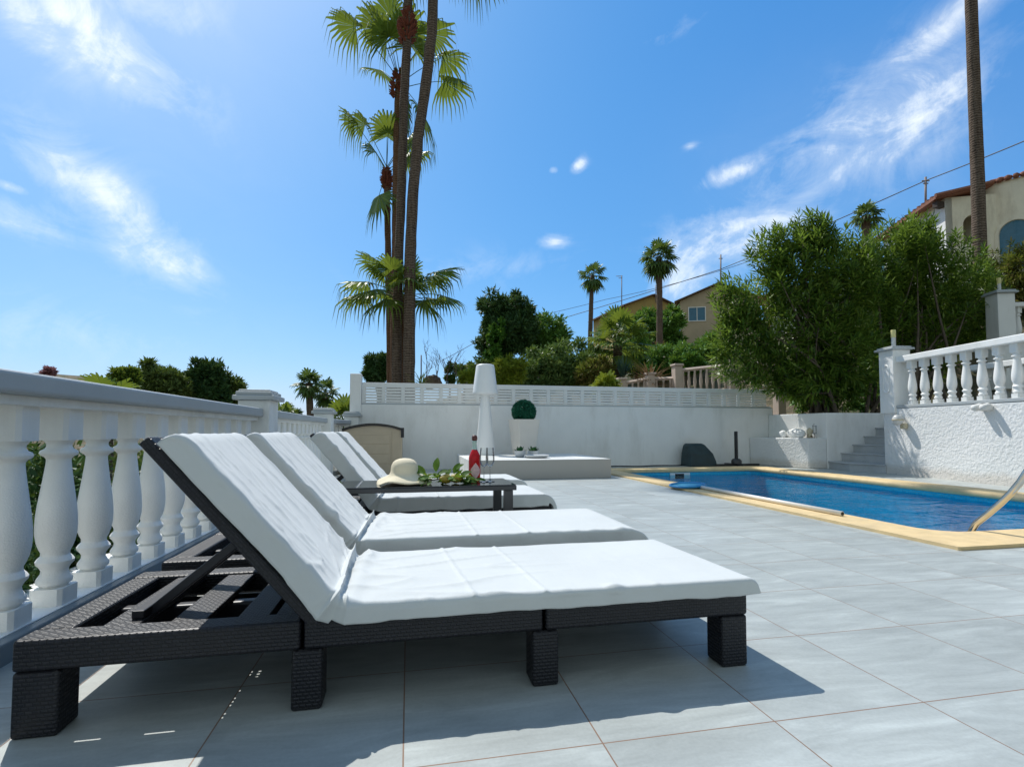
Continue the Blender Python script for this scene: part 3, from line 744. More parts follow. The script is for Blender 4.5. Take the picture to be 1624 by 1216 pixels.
GL = [(.447, 3.06, 'stemmed wine glass standing right next to the red bottle'), (.487, 3.075, 'stemmed wine glass farther from the red bottle, at the right')]
for x, y, lab in GL:
    w_ = thing('wine_glass', (x, y, TBZ), lab, 'wine glass', 'pair of wine glasses on the table')
    b = MB(); b.lathe([(.028,.001), (.028,.003), (.010,.006), (.004,.012), (.0035,.085), (.006,.092)], (x,y,TBZ), 22); b.build('stem', M['wineglass'], w_, True)
    b = MB(); b.lathe([(.0062,.0922), (.020,.104), (.0265,.124), (.027,.145), (.0245,.175), (.0215,.205)], (x,y,TBZ), 26, False); b.build('bowl', M['wineglass'], w_, True)

# ------------------------------------------------------------------ plinth with lamp and planter
pl = MB(); pl.box(.86, 3.02, 7.33, 9.30, .001, .2845)
tag(pl.build('plinth', M['plinth_tile'], None, bevel=.004), 'low white tiled plinth in front of the back wall', 'plinth')
q = MB()
lc = (1.338, 9.02, .286)
lamp = thing('floor_lamp', lc, 'tall white moulded floor lamp with a tapering foot standing on the plinth', 'lamp')
b = MB(); b.lathe([(.172,0), (.176,.006), (.172,.05), (.13,.48), (.098,.82), (.077,1.06), (.074,1.10)], lc, 36); b.build('foot', M['lamp'], lamp, True, angle=50)
b = MB(); b.lathe([(.055,1.06), (.20,1.07), (.222,1.077), (.2265,1.09), (.222,1.115), (.163,1.575), (.152,1.598), (.13,1.606), (.001,1.608)], lc, 40); b.build('lamp_shade', M['lamp'], lamp, True, angle=60)
b = MB(); b.tube([(1.53,9.10,.293), (1.62,9.15,.32), (1.70,9.14,.37), (1.74,9.08,.42)], .006, 6); b.build('cable', M['white'], lamp, True)

pc = Vector((2.01, 8.86, .286))
pt = thing('planter', pc, 'tall tapered taupe planter holding a clipped green ball', 'planter')
b = MB()
def sq(w, z): 
    c = w*.06; return [(pc.x+x, pc.y+y, pc.z+z) for x, y in ((w,-w+c),(w,w-c),(w-c,w),(-w+c,w),(-w,w-c),(-w,-w+c),(-w+c,-w),(w-c,-w))]
rings = [sq(.150,0), sq(.215,.625), sq(.195,.6255), sq(.185,.58)]
b.add([p for r_ in rings for p in r_], [(i*8+j, i*8+(j+1) % 8, (i+1)*8+(j+1) % 8, (i+1)*8+j) for i in range(3) for j in range(8)] + [tuple(range(24, 32)), tuple(range(8))[::-1]])
b.v = [tuple(Matrix.Translation(pc) @ Matrix.Rotation(radians(14), 4, 'Z') @ Matrix.Translation(-pc) @ Vector(v)) for v in b.v]
b.build('pot', M['pot'], pt)
def leafcloud_np(rng, cen, rad, n, l, w, surf=.5, up=.2, flat=0., gap=None):
    """many small leaf quads (V,F arrays) scattered through an ellipsoid, denser toward its surface"""
    d = rng.normal(size=(n,3)); d /= np.linalg.norm(d, axis=1)[:,None]
    rr = (surf + (1-surf)*rng.random(n)**.6)[:,None]
    P = np.array(cen) + d*rr*np.array(rad)
    D = d*.7 + rng.normal(size=(n,3))*.7; D[:,2] += up; D /= np.linalg.norm(D, axis=1)[:,None]
    A = np.cross(D, rng.normal(size=(n,3))); A /= np.linalg.norm(A, axis=1)[:,None]
    ll = (l*(.6+.8*rng.random(n)))[:,None]; ww = (w*(.7+.6*rng.random(n)))[:,None]
    return P, D, A, ll, ww
def leaf_mesh(name, P, D, A, ll, ww, m, parent):
    n = len(P); Nn = np.cross(A, D)
    V = np.empty((n, 4, 3))
    V[:,0] = P; V[:,1] = P + D*ll*.45 + A*ww*.5 + Nn*ww*.15; V[:,2] = P + D*ll - Nn*ll*.08; V[:,3] = P + D*ll*.45 - A*ww*.5 + Nn*ww*.15
    V = V.reshape(-1,3)
    if parent: V = V - np.array(ORG[parent.name])
    me = bpy.data.meshes.new(name); me.vertices.add(4*n); me.vertices.foreach_set('co', V.ravel())
    me.loops.add(4*n); me.loops.foreach_set('vertex_index', np.arange(4*n))
    me.polygons.add(n); me.polygons.foreach_set('loop_start', np.arange(n)*4); me.polygons.foreach_set('loop_total', np.full(n, 4))
    me.update(calc_edges=True); me.validate(); me.materials.append(m)
    o = bpy.data.objects.new(name, me); C.objects.link(o)
    if parent: o.parent = parent; ORG[o.name] = ORG[parent.name]
    return o
rng = np.random.default_rng(3)
P_, D_, A_, l_, w_ = leafcloud_np(rng, (pc.x, pc.y, pc.z+.76), (.20,.20,.20), 5200, .035, .020, .86, 0)
tb_ = leaf_mesh('topiary_ball', P_, D_, A_, l_, w_, M['topiary'], pt)
b = MB(); b.lathe([(.001,-.185)] + [(.185*cos(a), .185*sin(a)) for a in np.linspace(-1.45, 1.45, 14)] + [(.001,.185)], (pc.x, pc.y, pc.z+.76), 24); b.build('inner_core', M['topiary'], tb_, True)

def bowl(x, y, r, h, lab, seed):
    o = thing('succulent_pot', (x, y, .286), lab, 'plant pot', 'small succulent pots on the plinth')
    b = MB(); b.lathe([(r*.55,0), (r*.75,h*.1), (r*.96,h*.55), (r,h), (r*.92,h), (r*.85,h*.8), (.001,h*.8)], (x,y,.286), 24); b.build('pot', M['bowl'], o, True, angle=50)
    rb = random.Random(seed); lv = MB()
    for k in range(34):
        a = rb.uniform(0, 6.28); e = rb.uniform(.25, 1.3)
        leaf_blade(lv, Vector((x+.03*cos(a), y+.03*sin(a), .286+h*.8)), Vector((cos(a)*cos(e), sin(a)*cos(e), sin(e))), rb.uniform(.06,.10), .035, Vector((0,0,1)), -.15, .4)
    lv.build('succulent', M['succulent'], o, True)
bowl(1.76, 8.05, .090, .105, 'small pale pot with a dark succulent standing left of the white dish', 1)
bowl(2.02, 8.22, .098, .095, 'small pale pot with a dark succulent standing behind the white dish', 2)
b = MB(); b.lathe([(.13,0), (.17,.012), (.195,.036), (.20,.045), (.193,.046), (.165,.022), (.001,.016)], (1.98, 7.83, .286), 36)
tag(b.build('dish', M['bowl'], None, True, angle=50), 'shallow white dish on the plinth in front of the pots', 'dish')

# ------------------------------------------------------------------ storage box
SB = (-1.02, -.10, 8.55, 9.22)
sb = thing('storage_box', (-.56, 8.88, 0), 'beige resin garden storage box with a curved dark lid in the far left corner', 'storage box')
b = MB(); x0, x1, y0, y1 = SB
xr = x1 - .17
def arch(x): k = (x-x0)/(x1-x0); return .735 + .085*sin(pi*min(1, max(0, k)))**.8
for i, (za, zb) in enumerate(((.02,.17), (.178,.33), (.338,.49), (.498,.64))):
    b.box(x0+.05, xr-.03, y0-.006+.0*i, y0+.02, za, zb)
b.build('panel', M['box_beige'], sb, bevel=.006)
b = MB(); npt = 16
pts = [(x0, .0)] + [(x1, .0)] + [(x1-(x1-x0)*i/npt, arch(x1-(x1-x0)*i/npt)-.03) for i in range(npt+1)]
kk = len(pts)
b.add([(x, y0, z) for x, z in pts] + [(x, y1, z) for x, z in pts], [tuple(range(kk)), tuple(range(kk, 2*kk))[::-1]] + [(i, kk+i, kk+(i+1) % kk, (i+1) % kk) for i in range(kk)])
b.build('body', M['box_beige'], sb)
for xa, xb in ((xr, xr+.012), (x0+.005, x0+.03)):
    b = MB(); b.box(xa, xb, y0-.01, y0-.0005, .02, .70); b.build('corner_strip', M['box_beige'], sb, bevel=.003)
b = MB(); top = [(x0-.02+(x1-x0+.04)*i/npt) for i in range(npt+1)]
up = [(x, arch(x)+.012) for x in top]; lo = [(x, arch(x)-.028) for x in top[::-1]]
ring = up + lo; kk = len(ring)
b.add([(x, y0-.03, z) for x, z in ring] + [(x, y1+.02, z) for x, z in ring], [tuple(range(kk))[::-1], tuple(range(kk, 2*kk))] + [(i, (i+1) % kk, kk+(i+1) % kk, kk+i) for i in range(kk)])
lid = b.build('lid', plain('dark_brown_lid', (.03,.024,.02), .5), sb)
b = MB(); b.box(x1-.02, x1+.03, y0-.036, y0-.0305, .60, .76); b.build('latch', M['dark_plastic'], lid, bevel=.004)

# ------------------------------------------------------------------ back wall with lattice fence
bw = thing('garden_wall', (3.3, 9.8, 0), 'smooth white rendered wall closing the back of the terrace', 'wall')
b = MB(); b.box(-.85, 7.72, 9.70, 9.88, -.5, 1.195); b.build('wall_face', M['white'], bw, bevel=.006)
b = MB(); b.box(-1.05, -.8505, 9.66, 9.90, -.5, 1.755); b.build('corner_post', M['white'], bw, bevel=.012)
b = MB(); b.box(-.848, 7.70, 9.71, 9.86, 1.1955, 1.215); b.build('coping_strip', M['grey_rail'], bw, bevel=.003)
fn = thing('lattice_fence', (3.3, 9.75, 1.2), 'low white slatted lattice fence on top of the back wall', 'fence')
M['fence'] = plain('white_fence_paint', (.80,.80,.78), .5, .03, 4)
b = MB(); b.box(-.845, 7.70, 9.74, 9.785, 1.510, 1.602); b.build('top_rail', M['fence'], fn, bevel=.006)
b = MB(); b.box(-.845, 7.70, 9.74, 9.785, 1.217, 1.237); b.build('bottom_rail', M['fence'], fn, bevel=.003)
x = -.845
while x < 7.6:
    b = MB(); b.box(x, x+.068, 9.735, 9.79, 1.2375, 1.5095); b.build('stile', M['fence'], fn, bevel=.003)
    b = MB(); xe = min(x+.352, 7.69)
    for k in range(5):
        z0 = 1.2445 + k*.0535; b.box(x+.0685, xe-.0005, 9.748, 9.768, z0, z0+.0425)
    b.build('slat_panel', M['fence'], fn, bevel=.003)
    x += .352

# ------------------------------------------------------------------ retaining wall, block, stairs
rw = thing('retaining_wall', (7.8, 9.0, 0), 'white rendered retaining wall turning along the steps below the big bush', 'wall')
b = MB(); b.prism([(7.60,9.695), (7.735,8.27), (11.5,8.02), (11.5,8.22), (7.93,8.46), (7.80,9.695)], -.3, 1.05); b.build('wall_face', M['white'], rw, bevel=.012)
b = MB(); b.prism([(7.81,9.69), (7.94,8.47), (11.5,8.23), (11.5,9.9), (7.81,9.9)], .6, 1.0); b.build('planting_bed', M['soil'], rw)
bk = MB(); bk.prism([(7.13,9.69), (7.38,8.335), (7.73,8.275), (7.595,9.69)], 0, .572)
tag(bk.build('planter_block', M['stucco'], None, bevel=.02, seg=3), 'low rough white block with flat top standing against the retaining wall', 'wall block')
for nm, c, rr, lab, sd in (('boulder', (7.47,9.10,.572), (.085,.085,.085), 'small round white stone at the left on the white block', 3), ('boulder', (7.52,8.80,.572), (.10,.23,.105), 'long white stone lying on the block beside the round one', 4)):
    bmh = bmesh.new(); bmesh.ops.create_icosphere(bmh, subdivisions=4, radius=1)
    for v in bmh.verts:
        k = 1 + .10*noise.noise(v.co*1.5 + Vector((sd,0,0))) + .03*noise.noise(v.co*4)
        p = v.co*k; v.co = Vector((p.x*rr[0], p.y*rr[1], max(p.z, -.75)*rr[2])) + Vector(c) + Vector((0,0,rr[2]*.74))
    me = bpy.data.meshes.new(nm); bmh.to_mesh(me); bmh.free(); me.materials.append(M['stone'])
    me.polygons.foreach_set('use_smooth', [True]*len(me.polygons)); o = bpy.data.objects.new(nm, me); C.objects.link(o)
    tag(o, lab, 'stone', 'white stones on the block')
orn = thing('garden_ornament', (7.56, 8.50, .572), 'small brown ornament with dry leaves and a wire lantern on the white block', 'ornament')
b = MB(); b.lathe([(.045,0), (.05,.03), (.04,.07), (.055,.12), (.05,.16), (.02,.19), (.001,.2)], (7.56,8.50,.572), 14); b.build('figure', M['fixture'], orn, True)
lv = MB(); rb = random.Random(9)
for k in range(16):
    a = rb.uniform(0, 6.28); leaf_blade(lv, Vector((7.55,8.49,.58)), Vector((cos(a), sin(a), rb.uniform(.1,1.4))), rb.uniform(.09,.15), .022, curl=.3)
lv.build('dry_leaves', M['dry'], orn, True)
b = MB()
for a in range(4): b.tube([(7.60+.035*cos(a*pi/2), 8.42+.035*sin(a*pi/2), .66), (7.60+.035*cos(a*pi/2), 8.42+.035*sin(a*pi/2), .80)], .004, 5)
for z in (.66, .80): b.tube([(7.60+.035*cos(a), 8.42+.035*sin(a), z) for a in np.linspace(0, 6.283, 13)], .004, 5, False)
b.tube([(7.60,8.42,.84+.0), (7.60,8.45,.83), (7.60,8.46,.80)], .004, 5); b.tube([(7.6,8.42,.573), (7.6,8.42,.66)], .005, 5)
b.build('wire_lantern', M['wire'], orn, True)

st = thing('garden_stairs', (8.4, 7.75, 0), 'grey tiled garden stairs climbing right between the two white walls', 'stairs')
RX = [7.765, 8.025, 8.275, 8.515, 8.765, 9.015, 9.27]
RZ = [.142, .299, .455, .612, .77, .93, 1.05]
for i in range(6):
    x0 = RX[i]; x1 = RX[i+1] if i < 5 else 10.4
    # stairs widen a little towards the viewer
    b = MB(); sk = .11
    b.prism([(x0, 8.268), (x0+sk*-.9, 7.72), (x0+.10, 7.2), (x1+.12, 7.2), (x1, 8.24)] if i == 0 else [(x0, 8.25), (x0+.10, 7.2), (x1+.12, 7.2), (x1, 8.22)], 0 if i == 0 else RZ[i-1]-.02, RZ[i]-.022)
    stp = b.build('step', M['stair_tile'], st)
    b = MB(); b.prism([(x0-.028, 8.267), (x0+sk*-.9-.028, 7.72), (x0+.088, 7.201), (x1+.12, 7.201), (x1, 8.239)] if i == 0 else [(x0-.028, 8.249), (x0+.088, 7.201), (x1+.12, 7.201), (x1, 8.219)], RZ[i]-.0215, RZ[i]); b.build('tread', M['stair_tile'], stp, bevel=.004)

# ------------------------------------------------------------------ stucco wall with its balustrade
WA, WB = Vector((7.885, 7.23, 0)), Vector((7.15, 2.90, 0))
wd = (WB-WA).normalized(); wn = Vector((-wd.y, wd.x, 0))       # wn points away from the pool
if wn.x < 0: wn = -wn
wrz = atan2(wd.y, wd.x)
def wp(s, d, z): p = WA + wd*s + wn*d; return (p.x, p.y, z)
LWALL = (WB-WA).length
def wbox(mb, s0, s1, d0, d1, z0, z1):
    mb.add([wp(s0,d0,z0), wp(s1,d0,z0), wp(s0,d1,z0), wp(s1,d1,z0), wp(s0,d0,z1), wp(s1,d0,z1), wp(s0,d1,z1), wp(s1,d1,z1)], [(0,1,3,2),(4,6,7,5),(0,4,5,1),(2,3,7,6),(0,2,6,4),(1,5,7,3)])
sw = MB(); wbox(sw, 0, LWALL, 0, .28, -.2, 1.075)
tag(sw.build('stucco_wall', M['stucco'], None, bevel=.015, seg=3), 'thick rough stucco white wall beside the pool under the right hand balustrade', 'wall')
rb_ = thing('balustrade', wp(2, .12, 1.08), 'white balustrade with turned balusters standing on the rough stucco wall at the right', 'balustrade')
def balustrade(root, s0, s1, d, zb, zt, nb, sp, first_s, pillar=None, kerb=True):
    hb = zt - .095 - zb - .05
    b = MB(); wbox(b, s0, s1, d-.115, d+.115, zt-.095, zt); b.build('handrail', M['grey_rail'] if root['category'] == 'x' else M['offwhite'], root, bevel=.012, seg=3)
    b = MB(); wbox(b, s0, s1, d-.13, d+.13, zb, zb+.048); b.build('kerb', M['grey_rail'], root, bevel=.006)
    f = None
    for i in range(nb):
        p = wp(first_s + i*sp, d, zb+.0485)
        if f is None:
            f = baluster_mb(hb+.001, .98).build('baluster', M['white'], None, True, angle=35); f.parent = root
            f.location = Vector(p) - Vector(ORG[root.name]); f.rotation_euler.z = wrz
        else: inst(f, root, p, wrz)
balustrade(rb_, .29, LWALL, .125, 1.078, 1.925, 18, .2365, .475)
def solar_lamp(p, lab):
    o = thing('post_lamp', p, lab, 'lamp', 'slim lamps on the pillars')
    b = MB(); b.lathe([(.042,0), (.042,.012), (.032,.016), (.032,.17)], p, 18); b.build('stem', M['lampglass'], o, True, angle=40)
    b = MB(); b.lathe([(.037,.1705), (.037,.29), (.034,.298), (.001,.30)], p, 18); b.build('head', M['lampyellow'], o, True, angle=40)
def pillar(root, s0, s1, d0, d1, z0, z1):
    b = MB(); wbox(b, s0, s1, d0, d1, z0, z1); p = b.build('pillar', M['white'], root, bevel=.006)
    b = MB(); wbox(b, s0-.05, s1+.05, d0-.05, d1+.05, z1+.0005, z1+.035); wbox(b, s0-.02, s1+.02, d0-.02, d1+.02, z1+.035, z1+.062); b.build('cap', M['grey_rail'], p, bevel=.014, seg=3)
    b = MB(); sm_, zm, hw_, hh = (s0+s1)/2, (z0+z1)/2+.05, .075, .24
    pts = []
    for k in range(28):
        a = 2*pi*k/28; pts.append((sm_+hw_*cos(a), zm + (hh-hw_)*(1 if sin(a) >= 0 else -1) + hw_*sin(a)))
    rings = [(1., -.0015), (.94, -.012), (.80, -.012), (.72, -.001)]
    vs = []
    for k_, d_ in rings: vs += [wp(sm_+(s_-sm_)*k_, d0+d_, zm+(z_-zm)*(1-(1-k_)*.45)) for s_, z_ in pts]
    b.add(vs, [(i*28+j, i*28+(j+1) % 28, (i+1)*28+(j+1) % 28, (i+1)*28+j) for i in range(3) for j in range(28)]); b.build('oval_moulding', M['white'], p, True)
    return p
pillar(rb_, -.02, .29, -.035, .26, 1.0, 2.045)
solar_lamp(wp(.11, .13, 2.108), 'slim post lamp with yellowish head on the pillar at the top of the stucco wall')
# second balustrade on the far side of the ramp
fb = thing('balustrade', wp(2, 1.4, 1.0), 'shaded white balustrade half hidden behind the one on the stucco wall', 'balustrade')
balustrade(fb, .1, LWALL, 1.45, .93, 1.80, 18, .24, .38)
rp = MB(); wbox(rp, .0, LWALL, .281, 1.32, -.2, .92); struct(rp.build('ramp_path', M['stair_tile']))
# wall lamp
lp_ = wp(.47, 0, .86); wl = thing('wall_lamp', lp_, 'weathered round wall lamp fixed to the rough stucco wall', 'wall lamp')
b = MB(); wbox(b, .42, .52, -.07, -.0, .74, .83); b.build('base', M['fixture'], wl, bevel=.02, seg=3)
b = MB(); c_ = Vector(wp(.445, -.11, .885)); b.lathe([(.001,-.085), (.04,-.078), (.066,-.05), (.078,0), (.066,.05), (.04,.078), (.001,.085)], c_, 22); b.build('globe', M['lampglass'], wl, True)
b = MB(); b.lathe([(.079,-.012), (.083,-.006), (.083,.006), (.079,.012)], c_, 22, False); b.build('band', M['fixture'], wl, True)
sh = thing('wall_spout', wp(1.84, 0, 1.0), 'white shell shaped spout sticking out under the right hand balustrade', 'spout')
b = MB()
for ds in (-.055, .055):
    b.tube([wp(1.84+ds*.6, -.002, 1.01), wp(1.84+ds, -.06, 1.03), wp(1.84+ds*1.1, -.13, 1.015), wp(1.84+ds*1.1, -.155, 1.00)], [.045,.05,.045,.02], 12)
b.build('shell', M['shell'], sh, True)
# upper pillar and balustrade further right
ub = thing('balustrade', (12.6, 8.4, 2.6), 'upper white pillar with a short balustrade in front of the house at right', 'balustrade')
def ang_box(mb, cx, cy, rz, x0, x1, y0, y1, z0, z1):
    mb.box(x0, x1, y0, y1, z0, z1, Matrix.Translation((cx, cy, 0)) @ Matrix.Rotation(rz, 4, 'Z'))
UC = at(1588, 535, 11.0); ur = radians(-18)
b = MB(); ang_box(b, UC.x, UC.y, ur, -.17, .17, -.17, .17, 1.6, 3.66); up_ = b.build('pillar', M['white'], ub, bevel=.008)
b = MB(); ang_box(b, UC.x, UC.y, ur, -.22, .22, -.22, .22, 3.661, 3.70); ang_box(b, UC.x, UC.y, ur, -.19, .19, -.19, .19, 3.70, 3.735); b.build('cap', M['grey_rail'], up_, bevel=.012)
for nm, z0, z1, w in (('handrail', 3.38, 3.47, .11), ('kerb', 2.52, 2.60, .12)):
    b = MB(); ang_box(b, UC.x, UC.y, ur, .171, 4.2, -w, w, z0, z1); b.build(nm, M['white'], ub, bevel=.008)
f = None
for i in range(15):
    p = Matrix.Translation((UC.x, UC.y, 0)) @ Matrix.Rotation(ur, 4, 'Z') @ Vector((.34+.25*i, 0, 2.601))
    if f is None:
        f = baluster_mb(.779, 1.).build('baluster', M['white'], None, True, angle=35); f.parent = ub; f.location = p - Vector(ORG[ub.name])
    else: inst(f, ub, p)
b = MB(); ang_box(b, UC.x, UC.y, ur, .171, 4.2, -.13, .13, .9, 2.519); b.build('base_wall', M['white'], ub)
solar_lamp((UC.x, UC.y, 3.736), 'slim post lamp with yellowish head on the upper pillar at the far right')

# ------------------------------------------------------------------ small things by the back wall
pcv = MB(); x0, x1, y0, y1 = 5.46, 6.06, 9.22, 9.60
def trapz(z, xa, xb, ya, yb): return [(xa,ya,z), (xb,ya,z), (xb,yb,z), (xa,yb,z)]
rings = [trapz(.0, x0, x1, y0, y1), trapz(.10, x0+.01, x1-.015, y0+.01, y1), trapz(.25, x0+.02, x1-.07, y0+.03, y1), trapz(.42, x0+.05, x1-.20, y0+.10, y1-.02), trapz(.455, x0+.08, x1-.24, y0+.14, y1-.04)]
pcv.add([p for r_ in rings for p in r_], [(i*4+j, i*4+(j+1) % 4, (i+1)*4+(j+1) % 4, (i+1)*4+j) for i in range(4) for j in range(4)] + [(16,17,18,19), (3,2,1,0)])
cvr = pcv.build('pump_cover', M['cover'], None, bevel=.03, seg=3); tag(cvr, 'dark teal plastic cover crouching against the back wall beyond the pool', 'cover')
pb = thing('parasol_base', (6.5, 9.25, 0), 'black parasol stand with a bare pole and cross foot behind the pool', 'parasol stand')
b = MB(); b.tube([(6.5,9.25,.10), (6.5,9.25,.70)], .034, 14); b.build('pole', M['black'], pb, True, angle=40)
b = MB(); b.lathe([(.10,.0455), (.10,.11), (.075,.14), (.06,.15)], (6.5,9.25,0), 20); b.build('hub', M['dark_metal'], pb, True, angle=40)
b = MB(); b.box(6.0, 7.0, 9.21, 9.29, .004, .045); b.box(6.46, 6.54, 8.985, 9.2095, .004, .044); b.box(6.46, 6.54, 9.2905, 9.6, .004, .044); b.build('cross_foot', M['black'], pb, bevel=.006)
cb_ = MB(); rb = random.Random(4); pts = []
for i in range(46):
    x = 3.1 + i*.088; pts.append((x, 9.50 + .05*sin(i*.7) + .04*sin(i*.31), .012 + (.03 if 2 < i < 6 else 0)*abs(sin(i*1.6))))
cb_.tube(pts, .011, 7); tag(cb_.build('hose', M['black'], None, True), 'thin black hose lying along the foot of the back wall', 'hose')
# ------------------------------------------------------------------ palms
def fan_leaf(mb, hub, d, Rr, rnd, n=26, droop=.35, spread=115, fold=.25, split=.55, wid=1.):
    """costapalmate blade: joined near the hub, split and drooping toward the tips"""
    d = d.normalized(); s_ = d.cross(Vector((0,0,1)))
    if s_.length < .05: s_ = Vector((1,0,0))
    s_.normalize(); nrm = s_.cross(d)
    dirs = []
    for i in range(n+1):
        a = radians(-spread + 2*spread*i/n)
        v = d*cos(a) + s_*sin(a) + nrm*(-fold*abs(sin(a)) + .05)
        dirs.append((v.normalized(), Rr*(1 - .28*abs(a)/radians(spread))))
    for i in range(n):
        va, ra = dirs[i]; vb, rb2 = dirs[i+1]; r_ = (ra+rb2)/2*rnd.uniform(.92, 1.06)
        vm = (va+vb).normalized(); side = (vb-va)*.5
        r1 = r_*split; pl_ = nrm*(.012*Rr*(1 if i % 2 else -1))
        w1 = side*r1*wid
        g1 = Vector((0,0,-1))*droop*Rr*.10
        p1 = hub + vm*r1 + g1
        dr = droop*rnd.uniform(.7, 1.35)
        p2 = hub + vm*(r1 + (r_-r1)*.55) + Vector((0,0,-1))*dr*Rr*.26
        p3 = hub + vm*(r1 + (r_-r1)*.80) + Vector((0,0,-1))*dr*Rr*.75
        mb.add([hub, p1-w1+pl_, p1+w1-pl_], [(0,1,2)])
        mb.add([p1-w1*.95+pl_, p1+w1*.95-pl_, p2+w1*.42, p2-w1*.42, p3], [(0,1,2,3), (3,2,4)])
def frond(mb, base, d0, pet, Rr, rnd, n=26, droop=.35, sag=.25, pr=.014, **kw):
    d = d0.normalized(); pts = []; p = Vector(base)
    k = 5
    for i in range(k+1):
        pts.append(p.copy()); dd = (d + Vector((0,0,-1))*sag*(i/k)).normalized(); p = p + dd*pet/k
    mb.tube(pts, [pr*(1.2-.5*i/k) for i in range(k+1)], 5, False)
    fan_leaf(mb, pts[-1], (dd + Vector((0,0,-1))*sag*.5).normalized(), Rr, rnd, n, droop, **kw)
def trunk_tube(mb, pts, rad, seed=0, n=14, rough=.05):
    P = [Vector(p) for p in pts]; out = []; rr = []
    for i in range(len(P)-1):
        L = (P[i+1]-P[i]).length; m_ = max(2, int(L/.22))
        for j in range(m_):
            q = j/m_; out.append(P[i].lerp(P[i+1], q)); rr.append((rad[i]*(1-q)+rad[i+1]*q)*(1+rough*noise.noise(Vector((len(out)*.8, seed, 0)))))
    out.append(P[-1]); rr.append(rad[-1]); 
    k = len(mb.v); mb.tube(out, rr, n)
    for i in range(k, len(mb.v)):
        v = Vector(mb.v[i]); q = noise.noise(Vector((v.x*9, v.y*9, v.z*5+seed)))*rad[0]*.10; mb.v[i] = (v.x+q, v.y+q*.6, v.z)
def palm(name, label, group, pts, rad, crown=None, mt='trunk', leaf='palm', boots=None, seed=1, fr=22, pet=.8, Rr=.8, n=24, emin=-50, emax=75, droop=.45, cat='palm tree', explicit=None, hang=0, sag=.3, pk=None):
    if group == PG:
        PK = pk or 14.5/13.
        rad = [r*PK for r in rad]; pet *= PK; Rr *= PK
        explicit = [(a, b, c, p*PK, r*PK, d) for a, b, c, p, r, d in explicit]
        boots = [(ps, r*PK) for ps, r in boots] if boots else None
    rnd = random.Random(seed); base = Vector(pts[0])
    o = thing(name, base, label, cat, group)
    if rad:
        b = MB(); trunk_tube(b, pts, rad, seed); b.build('trunk', M[mt], o, True)
    if boots:
        b = MB()
        for (ps, r0) in boots:
            for k in range(110):
                q = rnd.random(); a = rnd.uniform(0, 6.28); p = Vector(ps[0]).lerp(Vector(ps[1]), q)
                rr = r0*(.7+.6*sin(pi*min(1, q*.8+.2)))
                dv = Vector((cos(a), sin(a), rnd.uniform(.5, 1.3)))
                p = p + Vector((cos(a), sin(a), 0))*rr*.62
                b.tube([p, p+dv*rr*.45, p+dv*rr*.75+Vector((0,0,-.02))], [rr*.22, rr*.15, rr*.05], 5)
        b.build('leaf_bases', M['boots'], o)
    top = Vector(crown if crown is not None else pts[-1]); b = MB()
    if explicit:
        for (dx, dy, dz, p_, r_, dr) in explicit:
            frond(b, top + Vector((rnd.uniform(-.05,.05), rnd.uniform(-.05,.05), rnd.uniform(-.15,.1))), Vector((dx,dy,dz)), p_, r_, rnd, n, dr, sag=sag)
    for k in range(fr):
        az = k*2.39996 + rnd.uniform(-.25, .25); e = radians(emin + (emax-emin)*((k+.5)/fr)**.85 + rnd.uniform(-8, 8))
        d = Vector((cos(az)*cos(e), sin(az)*cos(e), sin(e)))
        frond(b, top + Vector((0,0,-.25*Rr*(1-(k/fr)))), d, pet*rnd.uniform(.8, 1.15), Rr*rnd.uniform(.85, 1.12), rnd, n, droop*rnd.uniform(.8, 1.3), sag=sag)
    for k in range(hang):
        az = rnd.uniform(0, 6.28); d = Vector((cos(az)*.35, sin(az)*.35, -1))
        frond(b, top + Vector((0,0,-.3*Rr)), d, pet*.6, Rr*rnd.uniform(.8, 1.), rnd, n, .7, sag=.1)
    b.build('crown', M[leaf], o)
    return o
PG = 'tall palms in the cluster behind the back wall'
D0 = 14.5
def gz(p): return Vector((p.x, p.y, min(p.z, hz(p.x, p.y)-.1)))
def path(pp, D=D0): return [gz(at(*pp[0], D))] + [at(u, v, D) for u, v in pp[1:]]
PK = 14.5/13.
# tallest straight trunk (middle) and the leaning one: their crowns are mostly above the picture
palm('palm_tree', 'tall palm with straight grey trunk and a red brown collar near its top', PG,
     path([(629,660), (629,560), (632,420), (637,300), (641,160), (646,60), (648,-30), (648,-110)]), [.125,.12,.115,.112,.112,.112,.12,.10],
     boots=[((at(645,70,D0), at(647,18,D0)), .155)], seed=2, fr=4, pet=1.0, Rr=.95, emin=-48, emax=80, hang=1,
     explicit=[(-.6,0,-.6,.85,.9,.9), (-.25,-.4,-.8,.7,.8,.9)])
palm('palm_tree', 'tall palm with the dark trunk leaning to the right at the top of the picture', PG,
     path([(648,660), (649,560), (650,430), (654,320), (663,220), (676,130), (685,50), (688,-40), (691,-125)], 14.), [.15,.145,.138,.132,.132,.13,.13,.13,.12],
     seed=3, fr=4, pet=1.1, Rr=1.0, emin=-40, emax=80, explicit=[(.75,0,-.55,1.2,1.0,1.)])
